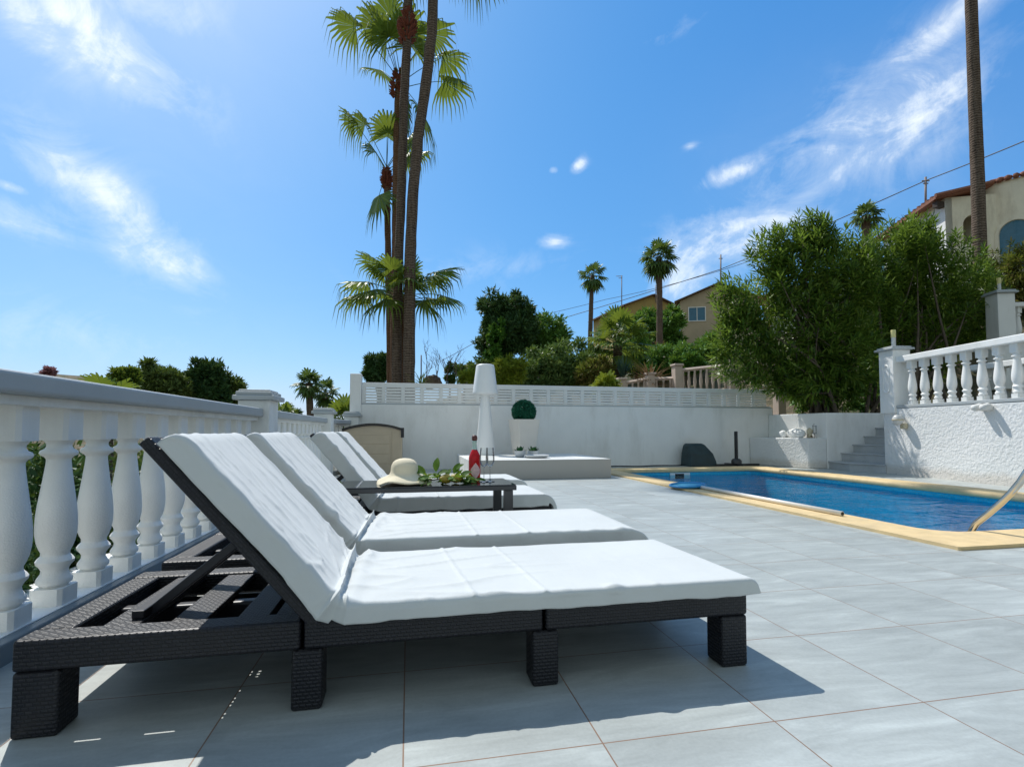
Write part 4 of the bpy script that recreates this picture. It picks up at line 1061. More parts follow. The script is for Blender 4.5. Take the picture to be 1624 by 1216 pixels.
palm('palm_tree', 'slimmer palm with a reddish trunk and green fan crown behind the two tallest trunks', PG,
     path([(624,660), (625,560), (627,430), (628,300), (630,200), (633,128)], 19.), [.10,.10,.095,.095,.095,.095], mt='trunk_red', pk=19/13.,
     boots=[((at(629,160,19.), at(632,112,19.)), .125)], seed=4, fr=5, pet=1.2, Rr=.95, emin=20, emax=85, droop=.6,
     explicit=[(-.80,-.2,.95,1.5,1.0,.9), (-.45,-.3,1.1,1.3,.95,.8), (.85,-.1,.75,1.35,.95,.9), (.45,-.5,.6,1.3,.95,.9), (-.2,-.3,1.2,1.4,.9,.7), (.2,.1,-.9,.6,.95,.8), (.45,-.1,-.5,.9,1.,.9), (.15,-.5,.2,1.,.95,.9), (-.15,-.5,.5,1.,.9,.9)])
palm('palm_tree', 'shorter palm with thin trunk and a few drooping fans left of the cluster', PG,
     path([(618,660), (618,560), (616,420), (614,330), (613,268)], 19.5), [.085,.08,.08,.08,.08], mt='trunk_red', pk=19/13.,
     boots=[((at(613,300,19.5), at(613,268,19.5)), .105)], seed=5, fr=3, pet=.8, Rr=.7, emin=45, emax=80, droop=.8,
     explicit=[(-.70,-.2,1.,1.35,.75,1.1), (-.55,-.3,1.0,1.15,.7,1.1), (.05,-.4,1.,.85,.85,.8), (.5,.0,.9,1.1,.75,1.), (.65,.2,.6,1.1,.7,1.1), (-.25,-.2,-.9,.75,.95,.5), (.3,.2,.7,.9,.7,1.)], sag=.15)
palm('palm_tree', 'low palm with wide spiky light green fan crown around the grey trunks', PG,
     path([(636,660), (637,540), (638,468)], 15), [.15,.14,.14], mt='trunk_red', seed=6, fr=6, pet=.7, Rr=.85, emin=15, emax=70, droop=.5,
     explicit=[(-1,-.2,.45,1.0,.95,.75), (-.85,-.5,.1,.8,.95,.7), (-.6,-.3,.8,.9,.85,.6), (.85,-.2,.70,1.0,1.0,.6), (1.1,.1,.25,1.05,.85,.6), (.6,-.5,.4,.85,.9,.8), (-.9,.2,.25,1.1,.9,.9), (.5,-.4,-.2,.75,.9,.8), (-.4,-.5,-.1,.7,.9,.8), (.1,-.6,.3,.8,.9,.8), (-.2,-.5,.7,.8,.85,.6)])
palm('palm_tree', 'single tall bare palm trunk in front of the arched house at far right', None,
     path([(1560,640), (1558,520), (1554,400), (1550,270), (1545,140), (1540,0), (1537,-150)], 14), [.17,.165,.16,.155,.145,.14,.13], seed=7, fr=20, pet=1., Rr=.9, emin=-30, emax=80)
palm('palm_tree', 'distant slim palm left of the ochre house on the hill', 'palms on the hillside',
     path([(936,560), (936,530), (938,470), (940,437)], 35), [.17,.16,.15,.15], seed=8, fr=26, pet=.55, Rr=.75, n=12, emin=-75, emax=80, leaf='palm_dark', droop=.35)
palm('palm_tree', 'distant tall palm between the ochre house and the beige house', 'palms on the hillside',
     path([(1046,560), (1046,540), (1046,470), (1045,408)], 30), [.20,.185,.17,.17], seed=9, fr=36, pet=.6, Rr=.8, n=12, emin=-80, emax=80, leaf='palm_dark', droop=.35)
palm('palm_tree', 'small palm crown peeking above the big bush', 'palms on the hillside', path([(1373,420), (1373,380), (1374,342)], 26), [.2,.18,.18], seed=10, fr=22, pet=.4, Rr=.6, n=10, emin=-30, emax=80, leaf='palm_dark')
palm('palm_tree', 'far palm with straight trunk beyond the end of the left balustrade', 'far palms at left',
     path([(492,720), (492,655), (490,607)], 28), [.2,.19,.18], seed=11, fr=30, pet=.4, Rr=.62, n=10, emin=-60, emax=80, leaf='palm_dark', droop=.3)
palm('palm_tree', 'far palm with rounder crown right beside the straight far palm', 'far palms at left',
     path([(515,720), (515,660), (516,622)], 30), [.2,.19,.18], seed=12, fr=30, pet=.45, Rr=.62, n=10, emin=-60, emax=80, leaf='palm_dark', droop=.3)
palm('palm_shrub', 'light green fan palm shrub just outside the left corner post', None,
     path([(545,720), (545,690), (546,672)], 16), [.12,.12,.12], seed=13, fr=20, pet=.5, Rr=.62, n=16, emin=-5, emax=85, droop=.3, cat='palm')
palm('palm_shrub', 'drooping palm fronds rising over the rail between the first two pillars', None,
     path([(447,740), (447,690), (448,660)], 18), [.10,.10,.10], seed=14, fr=14, pet=.35, Rr=.5, n=14, emin=10, emax=80, droop=.7, cat='palm')
palm('palm_shrub', 'broad leaved fan palm rising behind the left handrail', None,
     path([(165,760), (165,680), (166,640)], 9.5), [.14,.14,.14], seed=15, fr=7, pet=.35, Rr=.52, n=18, emin=20, emax=75, droop=.5, cat='palm',
     explicit=[(-.9,-.2,.5,.45,.5,1.), (.5,-.5,.5,.35,.55,.3), (.1,-.6,.8,.35,.5,.3), (.9,-.1,.2,.5,.5,.4)])
palm('palm_shrub', 'big bushy fan palm in front of the ochre house on the slope', None,
     path([(978,640), (978,600), (980,545)], 17), [.16,.15,.15], seed=16, fr=34, pet=.75, Rr=.70, n=18, emin=-25, emax=80, droop=.4, leaf='palm', cat='palm')
palm('cycad', 'small bright cycad just above the lattice fence', None, path([(962,640), (962,612)], 13.5), [.10,.10], seed=17, fr=22, pet=.15, Rr=.42, n=10, emin=5, emax=80, droop=.5, leaf='lime', cat='cycad', explicit=None)

# ------------------------------------------------------------------ trees, hedges, shrubs
def blob_tree(name, label, cat, base, blobs, n, l, w, leaf, trunk=None, seed=1, group=None, limbs=True, surf=.45, extra=None, parts=('trunk', 'crown'), up=.2):
    """crown of many small leaves in uneven clumps; blobs = (centre, radii)"""
    rg = np.random.default_rng(seed); rnd = random.Random(seed)
    o = thing(name, base, label, cat, group)
    if trunk:
        b = MB(); mid = Vector(blobs[0][0])
        trunk_tube(b, [base, Vector(base).lerp(mid, .55) + Vector((rnd.uniform(-.1,.1), rnd.uniform(-.1,.1), 0)), mid], [trunk, trunk*.75, trunk*.4], seed)
        if limbs:
            st_ = Vector(base).lerp(mid, .55)
            for c_, r_ in blobs[1:]: b.tube([st_, st_.lerp(Vector(c_), .5) + Vector((0,0,.1)), Vector(c_)], [trunk*.5, trunk*.35, trunk*.15], 7)
        b.build(parts[0], M['bark'], o, True)
    tot = sum(r_[0]*r_[1]*r_[2] for c_, r_ in blobs); arrs = []
    for c_, r_ in blobs:
        m_ = int(n*(r_[0]*r_[1]*r_[2])/tot) + 1
        # sub-clumps over each blob give light and dark patches and gaps
        k = max(10, int(m_/110)); d = rg.normal(size=(k,3)); d /= np.linalg.norm(d, axis=1)[:,None]
        cc = np.array(c_) + d*(surf+(1-surf)*rg.random((k,1))**.5)*np.array(r_)*.92
        ms = max(8, m_//k)
        for q in range(k):
            rr = np.array(r_)*rg.uniform(.16, .34)
            arrs.append(leafcloud_np(rg, cc[q], rr, ms, l, w, .1, up))
    P, D, A, ll, ww = [np.concatenate([a[i] for a in arrs]) for i in range(5)]
    leaf_mesh(parts[1], P, D, A, ll, ww, M[leaf], o)
    return o
def B(u, v, D, ru, rv, rd=None):
    """blob given as picture centre/half sizes at depth D"""
    c = at(u, v, D); k = D/FPX; return (tuple(c), (ru*k, (rd if rd else (ru+rv)/2*k), rv*k))
def gb(u, D):
    p = at(u, 683, D); return Vector((p.x, p.y, hz(p.x, p.y)-.05))
blob_tree('pine_tree', 'big dark rounded pine rising behind the hedge left of the ochre house', 'tree', gb(800, 32),
    [B(805,520,32,42,46), B(790,484,32,32,24), B(815,482,32,30,20), B(775,505,32,24,28), B(828,510,32,24,34), B(790,555,32,36,24), B(768,545,31.5,16,13)], 17000, .34, .10, 'pine', .35, 21)
blob_tree('climbing_ivy', 'bright green ivy climbing up the dark pine', 'ivy', gb(785, 30.5), [B(786,545,30.5,13,34), B(796,520,30.5,10,18), B(782,570,30.5,14,16)], 3500, .22, .12, 'ivy', None, 22, parts=('', 'leaves'))
blob_tree('tree', 'darker bushy tree right of the big pine', 'tree', gb(865, 34), [B(868,530,34,34,30), B(845,540,34,24,30), B(885,545,34,24,22)], 8000, .32, .12, 'hedge_green', .25, 23)
blob_tree('tree', 'dark green tree behind the palm trunks at the corner of the wall', 'tree', gb(600, 30), [B(601,582,30,22,24), B(590,590,30,14,16), B(615,578,30,14,18)], 6000, .28, .09, 'pine', .2, 24)
HG = 'hedge shrubs behind the back wall'
for i, (u, v, D, ru, rv, lf, lab) in enumerate([
    (850, 590, 16.5, 46, 36, 'hedge', 'grey green hedge shrub behind the topiary ball, lower left part of the hedge'),
    (905, 575, 17, 48, 42, 'hedge', 'tallest grey green hedge shrub left of the bushy fan palm'),
    (945, 595, 16, 30, 30, 'oleander_brown', 'yellowing shrub at the foot of the bushy fan palm'),
    (1065, 575, 18.5, 42, 32, 'hedge_green', 'rounded green shrub above the stone balustrade'),
    (1120, 568, 19, 40, 36, 'hedge_green', 'green shrub half hidden behind the oleander'),
    (1010, 560, 20, 34, 36, 'hedge_green', 'dark green shrub right behind the bushy fan palm')]):
    blob_tree('hedge_shrub', lab, 'shrub', gb(u, D), [B(u,v,D,ru,rv), B(u-ru*.5,v+12,D,ru*.6,rv*.8), B(u+ru*.5,v+10,D,ru*.6,rv*.8)], 7500, .16, .06, lf, .08, 30+i, HG)
blob_tree('shrub', 'lime green feathery shrub behind the white floor lamp', 'shrub', gb(806, 14.5), [B(808,590,14.5,24,22), B(820,580,14.5,14,14), B(795,598,14.5,16,14)], 4200, .17, .035, 'lime', .05, 41)
blob_tree('shrub', 'small yellow green tuft left of the floor lamp', 'shrub', gb(742, 13.2), [B(742,600,13.2,18,12), B(752,596,13.2,10,10)], 1500, .14, .03, 'lime', None, 42, parts=('', 'leaves'))
blob_tree('shrub', 'low bright green shrub lit by the sun above the stone balustrade', 'shrub', gb(1092, 17), [B(1092,576,17,26,14), B(1110,580,17,16,12)], 3200, .14, .06, 'ivy', .05, 43)
blob_tree('tree', 'dark tree in front of the gable of the ochre house', 'tree', gb(1040, 42), [B(1030,520,42,26,26), B(1060,515,42,22,26), B(1015,535,42,16,18), B(1070,540,42,14,16), B(1068,508,42,13,24)], 7000, .4, .16, 'hedge_green', .25, 44)
blob_tree('shrub', 'low hedge on the far slope beside the small white house', 'shrub', gb(735, 30), [B(740,585,30,22,10), B(765,582,30,18,9)], 2500, .2, .08, 'hedge', .08, 45)
def blades(name, label, cat, base, n, L, w, m, seed, spread=1., emin=15, emax=85, curl=.25, group=None):
    rnd = random.Random(seed); lv = MB()
    for k in range(n):
        a = rnd.uniform(0, 6.28); e = radians(rnd.uniform(emin, emax))
        leaf_blade(lv, Vector(base) + Vector((rnd.uniform(-.06,.06), rnd.uniform(-.06,.06), 0)), Vector((cos(a)*cos(e)*spread, sin(a)*cos(e)*spread, sin(e))), L*rnd.uniform(.7, 1.15), w, Vector((0,0,1)), curl)
    o = lv.build(name, M[m], None, True); return tag(o, label, cat, group)
blades('agave', 'grey green spiky agave beside the dry grass on the slope', 'agave', at(988,598,15.7), 46, .62, .05, 'agave', 51, curl=.05)
blades('dry_grass_tuft', 'reddish dry grass tuft right of the grey green agave', 'grass', at(1032,612,14.5), 120, .75, .03, 'dry', 52, curl=.5)
blades('yucca', 'low yellowish tuft against the wall left of the palm trunks', 'yucca', at(668,612,13.5), 40, .42, .03, 'lime', 53, curl=.4)
# left side
BK = 'far pines beyond the left handrail'
blob_tree('pine_tree', 'olive green far pine left of the darker far pine', 'tree', gb(250, 38), [B(252,610,38,42,34), B(225,620,38,28,26), B(280,618,38,26,28), B(252,588,38,26,20)], 9000, .42, .13, 'pine_olive', .3, 61, BK)
blob_tree('pine_tree', 'darkest far pine in the middle of the row', 'tree', gb(328, 40), [B(328,610,40,32,34), B(318,592,40,20,22), B(340,600,40,20,26), B(345,630,40,22,24)], 9000, .42, .13, 'pine', .3, 62, BK)
blob_tree('pine_tree', 'small far pine next to the first pillar', 'tree', gb(370, 42), [B(370,622,42,16,20), B(372,607,42,9,9)], 3000, .4, .12, 'pine_olive', .25, 63, BK)
blob_tree('tree', 'bright leafed low tree between the fan palm and the far pines', 'tree', gb(195, 30), [B(195,605,30,24,22), B(178,615,30,18,16)], 4500, .26, .12, 'palm', .2, 64)
blob_tree('shrub', 'small round far bush beyond the rail between the pillars', 'shrub', gb(466, 34), [B(466,660,34,14,10)], 1500, .3, .12, 'pine', .1, 65)
blob_tree('shrub', 'tiny pink flowering tree on the far left ridge', 'shrub', gb(75, 60), [B(76,590,60,8,6)], 600, .5, .2, 'pinkflower', .1, 66)
hl = MB()
ridge = [(-60, 600), (0, 594), (30, 592), (60, 591), (100, 594), (140, 597), (200, 610), (300, 640), (420, 668)]
for i, (u, v) in enumerate(ridge): 
    p = at(u, v, 90); q = at(u, v+4, 120); hl.v += [tuple(p), tuple(q), (at(u, 720, 60).x, at(u, 720, 60).y, -3.5)]
hl.f = [f for i in range(len(ridge)-1) for f in ((3*i, 3*i+3, 3*i+4, 3*i+1), (3*i+2, 3*i+5, 3*i+3, 3*i))]; hl.m = [0]*len(hl.f)
struct(hl.build('far_hill', bpy.data.materials['dry_scrub_ground'], smooth=True))
# bank and planting seen between the left balusters
rk = np.random.default_rng(5)
for i, (x, y, r_, h_, lf) in enumerate([(-3.6, 4.6, .9, .8, 'pine'), (-4.6, 6.4, 1.1, 1.0, 'hedge'), (-3.4, 7.6, .8, .8, 'pine'), (-6.2, 5.2, 1.3, 1.2, 'pine_olive'), (-4.3, 9.8, 1.1, 1.0, 'hedge'), (-6.8, 8.2, 1.4, 1.3, 'pine'), (-3.3, 11.8, .9, 1.0, 'hedge_green'), (-3.7, 2.6, .8, .95, 'pine'), (-3.6, 6.0, .8, .95, 'pine'), (-4.0, 3.6, .9, 1.0, 'pine'), (-5.2, 3.0, 1.0, .8, 'hedge')]):
    zz = hz(x, y)
    blob_tree('garden_shrub', 'dark shrub in the lower garden glimpsed between the left balusters', 'shrub', (x, y, zz-.05),
        [((x, y, zz+h_*1.15), (r_, r_, h_*1.15)), ((x+r_*.5, y+.3, zz+h_*.7), (r_*.6, r_*.6, h_*.9)), ((x-r_*.2, y+.9, zz+h_*1.1), (r_*.8, r_*.9, h_*1.0))], 4200, .11, .045, lf, .05, 70+i, 'shrubs in the lower garden at left')
sg = np.random.default_rng(77); arrs = []
for k in range(520):
    d_ = 3 + 87*sg.random()**1.6; x_ = -4 - d_*sg.uniform(.1, .9); y_ = 1 + d_*sg.uniform(.2, 1.05); r_ = sg.uniform(.35, .8)*(1+d_/70)
    arrs.append(leafcloud_np(sg, (x_, y_, hz(x_, y_)+r_*.35), (r_*1.2, r_*1.2, r_*.75), 46, .22*(1+d_/45), .09*(1+d_/45), .2, .3))
P, D, A, ll, ww = [np.concatenate([a[i] for a in arrs]) for i in range(5)]
tag(leaf_mesh('scrub', P, D, A, ll, ww, M['grass'], None), 'low dry green scrub covering the slope below the left balustrade', 'scrub', None, 'stuff')
lw = thing('garden_wall', (-2.9, 5, -1.6), 'low pale garden wall in the lower garden seen between the left balusters', 'wall')
b = MB(); b.box(-3.02, -2.80, -1.0, 9.0, -1.9, -.62); b.build('wall_face', M['pink_stone'], lw, bevel=.01)
b = MB(); b.box(-3.06, -2.76, -1.04, 9.04, -.6195, -.56); b.build('capping', M['white'], lw, bevel=.01)

# oleanders above the retaining wall
def shoots(name, label, cat, base, tips_fn, n, seed, leaf, stems=14, L=.15, w=.024, per=24, shoot=.36, group=None, spread=.7):
    rg = np.random.default_rng(seed); rnd = random.Random(seed); base = Vector(base)
    o = thing(name, base, label, cat, group)
    tips = [Vector(tips_fn(rnd)) for _ in range(n)]
    b = MB()
    for k in range(stems):
        t_ = tips[k*(n//stems)]; a = rnd.uniform(0, 6.28); p0 = base + Vector((cos(a)*rnd.uniform(.05,spread), sin(a)*rnd.uniform(.05,.3), 0))
        mid = p0.lerp(t_, .5) + Vector((rnd.uniform(-.2,.2), rnd.uniform(-.2,.2), .25)); q1 = p0.lerp(mid, .5) + Vector((0,0,.12))
        b.tube([p0 - Vector((0,0,.2)), p0, q1, mid, mid.lerp(t_, .6), t_], [.042, .038, .03, .022, .013, .005], 6)
        for j in range(3):
            t2 = tips[rnd.randrange(n)]
            if (t2-mid).length < 1.6: b.tube([mid, mid.lerp(t2, .5)+Vector((0,0,.08)), t2], [.016, .011, .004], 5)
    b.build('stems', M['bark'], o, True)
    cen = base + Vector((0,0,1.2))
    Ps, Ds = [], []
    for t_ in tips:
        d = (t_ - cen).normalized()*1.0 + Vector((rnd.gauss(0,.4), rnd.gauss(0,.4), .45+rnd.gauss(0,.2))); d.normalize()
        s_ = shoot*rnd.uniform(.6, 1.3)
        a1 = d.orthogonal().normalized(); a2 = d.cross(a1)
        for j in range(per):
            q = (j+.5)/per; az = j*2.4 + rnd.uniform(-.3,.3); e = .25 + .95*q**1.3
            dd = (a1*cos(az) + a2*sin(az))*cos(e) + d*sin(e)*1.0
            Ps.append(t_ - d*s_*(1-q)); Ds.append(dd.normalized() + Vector((0,0,-.12)))
    P = np.array([tuple(p) for p in Ps]); D = np.array([tuple(d) for d in Ds]); D /= np.linalg.norm(D, axis=1)[:,None]
    m_ = len(P); A = np.cross(D, np.array([0,0,1.]) + rg.normal(size=(m_,3))*.35); A /= np.linalg.norm(A, axis=1)[:,None]
    leaf_mesh('foliage', P, D, A, (L*(.7+.6*rg.random(m_)))[:,None], (w*(.75+.5*rg.random(m_)))[:,None], M[leaf], o)
    return o
def ell(c, r, surf=.35, zmin=None):
    def f(rnd):
        while True:
            v = Vector((rnd.gauss(0,1), rnd.gauss(0,1), rnd.gauss(0,1))).normalized()
            k = surf + (1-surf)*rnd.random()**.7
            bump_ = 1 + .22*noise.noise(v*2.1 + Vector((c[0],0,0))) + .12*noise.noise(v*5)
            p = Vector((c[0]+v.x*r[0]*k*bump_, c[1]+v.y*r[1]*k*bump_, c[2]+v.z*r[2]*k*bump_))
            if zmin is None or p.z > zmin: return p
    return f
def multi(*fs):
    tot = sum(w for _, w in fs)
    def f(rnd):
        q = rnd.random()*tot
        for fn_, w_ in fs:
            if q < w_: return fn_(rnd)
            q -= w_
        return fs[-1][0](rnd)
    return f
def EB(u, v, D, ru, rv, rd, surf=.35, zmin=1.05):
    c = at(u, v, D); k = D/FPX; return ell(tuple(c), (ru*k, rd, rv*k), surf, zmin)
shoots('oleander', 'huge oleander bush spilling over the white retaining wall beside the steps', 'shrub', (8.32, 8.9, 1.0),
    multi((EB(1255, 520, 10.4, 112, 114, .62), 30), (EB(1285, 430, 10.4, 90, 82, .6), 22), (EB(1178, 545, 10.15, 58, 74, .42), 11), (EB(1160, 478, 10.2, 38, 46, .35), 6), (EB(1330, 560, 10.3, 85, 95, .6), 24), (EB(1225, 395, 10.4, 40, 46, .4), 6), (EB(1290, 368, 10.4, 44, 38, .4), 6), (EB(1350, 440, 10.6, 60, 85, .5), 14), (EB(1270, 600, 10.2, 70, 45, .5), 10)),
    1420, 81, 'oleander', 26, .185, .036, 18, spread=.35)
shoots('oleander', 'second oleander with taller bare stems behind the pillar of the stucco wall', 'shrub', (10.3, 8.85, 1.0),
    multi((EB(1385, 480, 11.2, 55, 85, .6), 12), (EB(1420, 420, 11.6, 88, 72, .9), 26), (EB(1490, 450, 11.8, 85, 88, .9), 24), (EB(1440, 540, 11.6, 90, 75, .7), 20), (EB(1530, 500, 12.2, 50, 70, .6), 10), (EB(1545, 470, 12.2, 40, 60, .6), 7), (EB(1455, 368, 11.7, 36, 28, .4), 5)),
    1350, 82, 'oleander', 26, .185, .036, 18, spread=1.4)
shoots('oleander', 'browning shrub in front of the arched window at the right edge', 'shrub', tuple(gb(1625, 13.5)),
    multi((EB(1625, 430, 13.5, 55, 55, .9), 10), (EB(1640, 480, 13.5, 60, 60, .9), 10)), 380, 83, 'oleander_brown', 8, .16, .03, 22)
blob_tree('shrub', 'dark undergrowth shrub at the foot of the oleanders behind the steps', 'shrub', (9.6, 8.9, 1.0), [B(1365,600,11.3,52,50), B(1330,625,11.0,40,30), B(1290,632,10.9,40,24), B(1400,560,11.8,40,50)], 8000, .13, .045, 'hedge_green', .05, 85)
blob_tree('shrub', 'dark green shrub between the two right hand pillars under the oleander', 'shrub', tuple(gb(1500, 13.4)), [B(1500,505,13.4,75,44), B(1450,520,13.2,50,30), B(1550,520,13.2,30,26)], 5200, .14, .045, 'hedge_green', .05, 86)
# bare shrub, dead stump, rubble left of the lamp
bs_ = thing('bare_tree', gb(690, 15), 'leafless bare shrub with thin twigs behind the wall right of the palm trunks', 'tree'); rb = random.Random(12); b = MB()
def twig(p, d, L, r, k):
    if k == 0 or L < .12: return
    q = p + d*L; b.tube([p, p.lerp(q, .5)+Vector((rb.uniform(-.03,.03), 0, .02)), q], [r, r*.8, r*.6], 5)
    for _ in range(rb.choice((2, 3))): twig(p.lerp(q, rb.uniform(.5, 1)), (d + Vector((rb.gauss(0,.5), rb.gauss(0,.4), rb.uniform(-.1,.5)))).normalized(), L*rb.uniform(.55,.8), r*.6, k-1)
for u in (676, 690, 706, 726): twig(at(u, 616, 15), Vector((rb.uniform(-.3,.3), 0, 1)).normalized(), .55, .018, 5)
b.build('twigs', M['dead'], bs_)
blob_tree('cypress', 'small dark cone shaped shrub right of the leafless twigs', 'shrub', gb(714, 15.5), [B(714,596,15.5,9,15), B(714,580,15.5,5,10)], 2200, .08, .03, 'palm_dark', .04, 92)
def icos(name, c, r, m, seed, label, cat, group=None):
    bmh = bmesh.new(); bmesh.ops.create_icosphere(bmh, subdivisions=3, radius=1)
    for v in bmh.verts:
        k = 1 + .35*noise.noise(v.co*1.3 + Vector((seed,0,0))) + .12*noise.noise(v.co*4); v.co = Vector((v.co.x*r[0]*k, v.co.y*r[1]*k, v.co.z*r[2]*k)) + Vector(c)
    me = bpy.data.meshes.new(name); bmh.to_mesh(me); bmh.free(); me.materials.append(m); o = bpy.data.objects.new(name, me); C.objects.link(o); return tag(o, label, cat, group)
icos('rock', at(686, 606, 15.2), (.28,.25,.22), M['dead'], 3, 'brown rock heap behind the wall among the leafless twigs', 'rock')
# ------------------------------------------------------------------ stone balustrade beyond the wall
sbz = thing('balustrade', at(1080, 620, 14), 'pinkish stone balustrade stepping down the slope beyond the lattice fence', 'balustrade')
Pp = [at(985, 616, 14.6), at(1031, 608, 14.3), at(1074, 605, 14.0), at(1160, 600, 13.6), at(1235, 592, 13.3)]
tops = [604, 597, 593, 582, 574]
for i, (p, vt) in enumerate(zip(Pp, tops)):
    zt = p.z + (.24 if i < 2 else .42); w = .11
    b = MB(); b.box(p.x-w, p.x+w, p.y-w, p.y+w, hz(p.x, p.y)-.5, zt); pl_ = b.build('post', M['pink_stone'], sbz, bevel=.01)
    b = MB(); b.box(p.x-w*1.25, p.x+w*1.25, p.y-w*1.25, p.y+w*1.25, zt+.0005, zt+.06); b.build('cap', M['pink_stone'], pl_, bevel=.015)
for i in range(4):
    a, c = Pp[i], Pp[i+1]; za = a.z + (.14 if i < 1 else .12 if i < 2 else .30); zc = c.z + (.14 if i == 0 else .12 if i < 2 else .36)
    if i == 1: zc = za
    b = MB(); b.tube([Vector((a.x,a.y,za)), Vector((c.x,c.y,zc))], .05, 4); b.build('handrail', M['pink_stone'], sbz)
    n_ = int((c-a).length/.15)
    for k in range(1, n_):
        q = k/n_; p = a.lerp(c, q); zz = za*(1-q)+zc*q
        b = MB(); b.lathe([(.035,-.62), (.028,-.5), (.045,-.36), (.025,-.12), (.035,-.04)], (p.x, p.y, zz), 8); b.build('baluster', M['pink_stone'], sbz, True)
    b = MB(); b.tube([Vector((a.x,a.y,za-.66)), Vector((c.x,c.y,zc-.66))], .06, 4); b.build('kerb', M['pink_stone'], sbz)

# ------------------------------------------------------------------ houses on the slope
def poly_wall(mb, pts): mb.add(pts, [tuple(range(len(pts)))])
def extrude_xy(mb, poly, thick, normal):
    """a wall of given outline (3D points) with thickness along normal"""
    n = len(poly); nv = Vector(normal)*thick
    mb.add([Vector(p) for p in poly] + [Vector(p)+nv for p in poly], [tuple(range(n)), tuple(range(n, 2*n))[::-1]] + [(i, n+i, n+(i+1) % n, (i+1) % n) for i in range(n)])
class House:
    """gabled block: corner c, gable side along unit g (length wg), long side along unit e (length we)"""
    def __init__(s, name, label, c, g, wg, e, we, z0, zeave, ridge, wall, roof='terracotta'):
        s.c = Vector((c[0], c[1], 0)); s.g = Vector((*g, 0)).normalized(); s.e = Vector((*e, 0)).normalized(); s.wg, s.we = wg, we
        s.o = thing(name, (c[0], c[1], z0), label, 'house'); G, E, Cc = s.g, s.e, s.c; U = Vector((0,0,1))
        zr = zeave + ridge
        sec = [(0, z0), (0, zeave), (wg/2, zr), (wg, zeave), (wg, z0)]
        b = MB(); k = 5
        b.add([Cc+G*x+U*z for x, z in sec] + [Cc+G*x+U*z+E*we for x, z in sec], [tuple(range(k)), tuple(range(k, 2*k))[::-1]] + [(i, k+i, k+(i+1) % k, (i+1) % k) for i in range(k)])
        b.build('wall', M[wall], s.o)
        b = MB(); ov = .45; sl = ridge/(wg/2)
        for sx in (0, 1):
            x0 = -ov if sx == 0 else wg+ov; zz = zeave - ov*sl
            a = [Cc+G*x0+U*(zz+.02)-E*ov, Cc+G*(wg/2)+U*(zr+.03)-E*ov, Cc+G*(wg/2)+U*(zr+.03)+E*(we+ov), Cc+G*x0+U*(zz+.02)+E*(we+ov)]
            b.add(a + [p+U*.09 for p in a], [(0,1,2,3),(7,6,5,4),(0,4,5,1),(1,5,6,2),(2,6,7,3),(3,7,4,0)])
        # ridged tile rows along the slope edge
        for q in np.arange(-ov+.3, we+ov, .45):
            for sx in (0, 1):
                x0 = -ov if sx == 0 else wg+ov
                b.tube([Cc+G*x0+U*(zeave-ov*sl+.11)+E*q, Cc+G*(wg/2)+U*(zr+.11)+E*q], .06, 5)
        b.build('roof', M[roof], s.o)
    def window(s, side, x, z, w, h, mt='window_blue', frame='white'):
        U = Vector((0,0,1)); T, Nn = (s.g, -s.e) if side == 'g' else (s.e, -s.g)
        p = s.c + T*x + U*z
        b = MB()
        def bar(x0, x1, z0, z1, d0, d1):
            vs = [p+T*xx+U*zz+Nn*dd for dd in (d0, d1) for zz in (z0, z1) for xx in (x0, x1)]
            b.add(vs, [(0,1,3,2),(4,6,7,5),(0,4,5,1),(2,3,7,6),(0,2,6,4),(1,5,7,3)])
        f_ = .07
        bar(-w/2-f_, w/2+f_, -h/2-f_, -h/2, .003, .07); bar(-w/2-f_, w/2+f_, h/2, h/2+f_, .003, .07); bar(-w/2-f_, -w/2, -h/2, h/2, .003, .07); bar(w/2, w/2+f_, -h/2, h/2, .003, .07); bar(-.03, .03, -h/2, h/2, .003, .06)
        o = b.build('window', M[frame], s.o)
        b = MB(); bar(-w/2, w/2, -h/2, h/2, .0025, .02); b.build('pane', M[mt], o)
def unit(a, b): d = Vector((b[0]-a[0], b[1]-a[1], 0)).normalized(); return (d.x, d.y)
# ochre house
c1 = at(992, 482, 50); l1 = at(941, 505, 57)
rdir = at(1100, 482, 51.5)
h1 = House('house', 'ochre house with a low gable behind the two hillside palms', (c1.x, c1.y), unit(c1, rdir), 5.7, unit(c1, l1), (l1-c1).length, 7.0, c1.z-.15, 1.1, 'yellow_wall', 'brown_roof')
h1.window('g', 3.0, 11.6, 1.3, 1.0, 'window_dark', 'wood'); h1.window('e', 2.4, 11.0, .9, 1.1, 'window_dark', 'wood'); h1.window('e', 5.2, 11.0, .9, 1.1, 'window_dark', 'wood')
# beige house
c2 = at(1078, 477, 45); r2 = at(1190, 477, 44); l2 = at(1079, 477, 53)
h2 = House('house', 'beige house with a small curtained window behind the oleander', (c2.x, c2.y), unit(c2, r2), 6.6, unit(c2, l2), 8., 6.5, c2.z-.05, 1.35, 'beige_wall', 'brown_roof')
h2.window('g', 1.45, 11.0, 1.35, 1.15, 'window_blue', 'white')
# small white house far left of the hill
c3 = at(737, 580, 45); r3 = at(775, 580, 45); b3 = at(737, 580, 52)
h3 = House('house', 'tiny white house low on the slope behind the white floor lamp', (c3.x, c3.y), unit(c3, r3), 5.5, unit(c3, b3), 5, 3.5, 6.35, .25, 'white')
# white house behind the oleanders
c4 = at(1222, 505, 21); r4 = at(1420, 505, 21); b4 = at(1235, 505, 27)
h4 = House('house', 'white house hidden behind the oleanders', (c4.x, c4.y), unit(c4, r4), 5.4, unit(c4, b4), 6, 2.0, 6.2, .75, 'white')
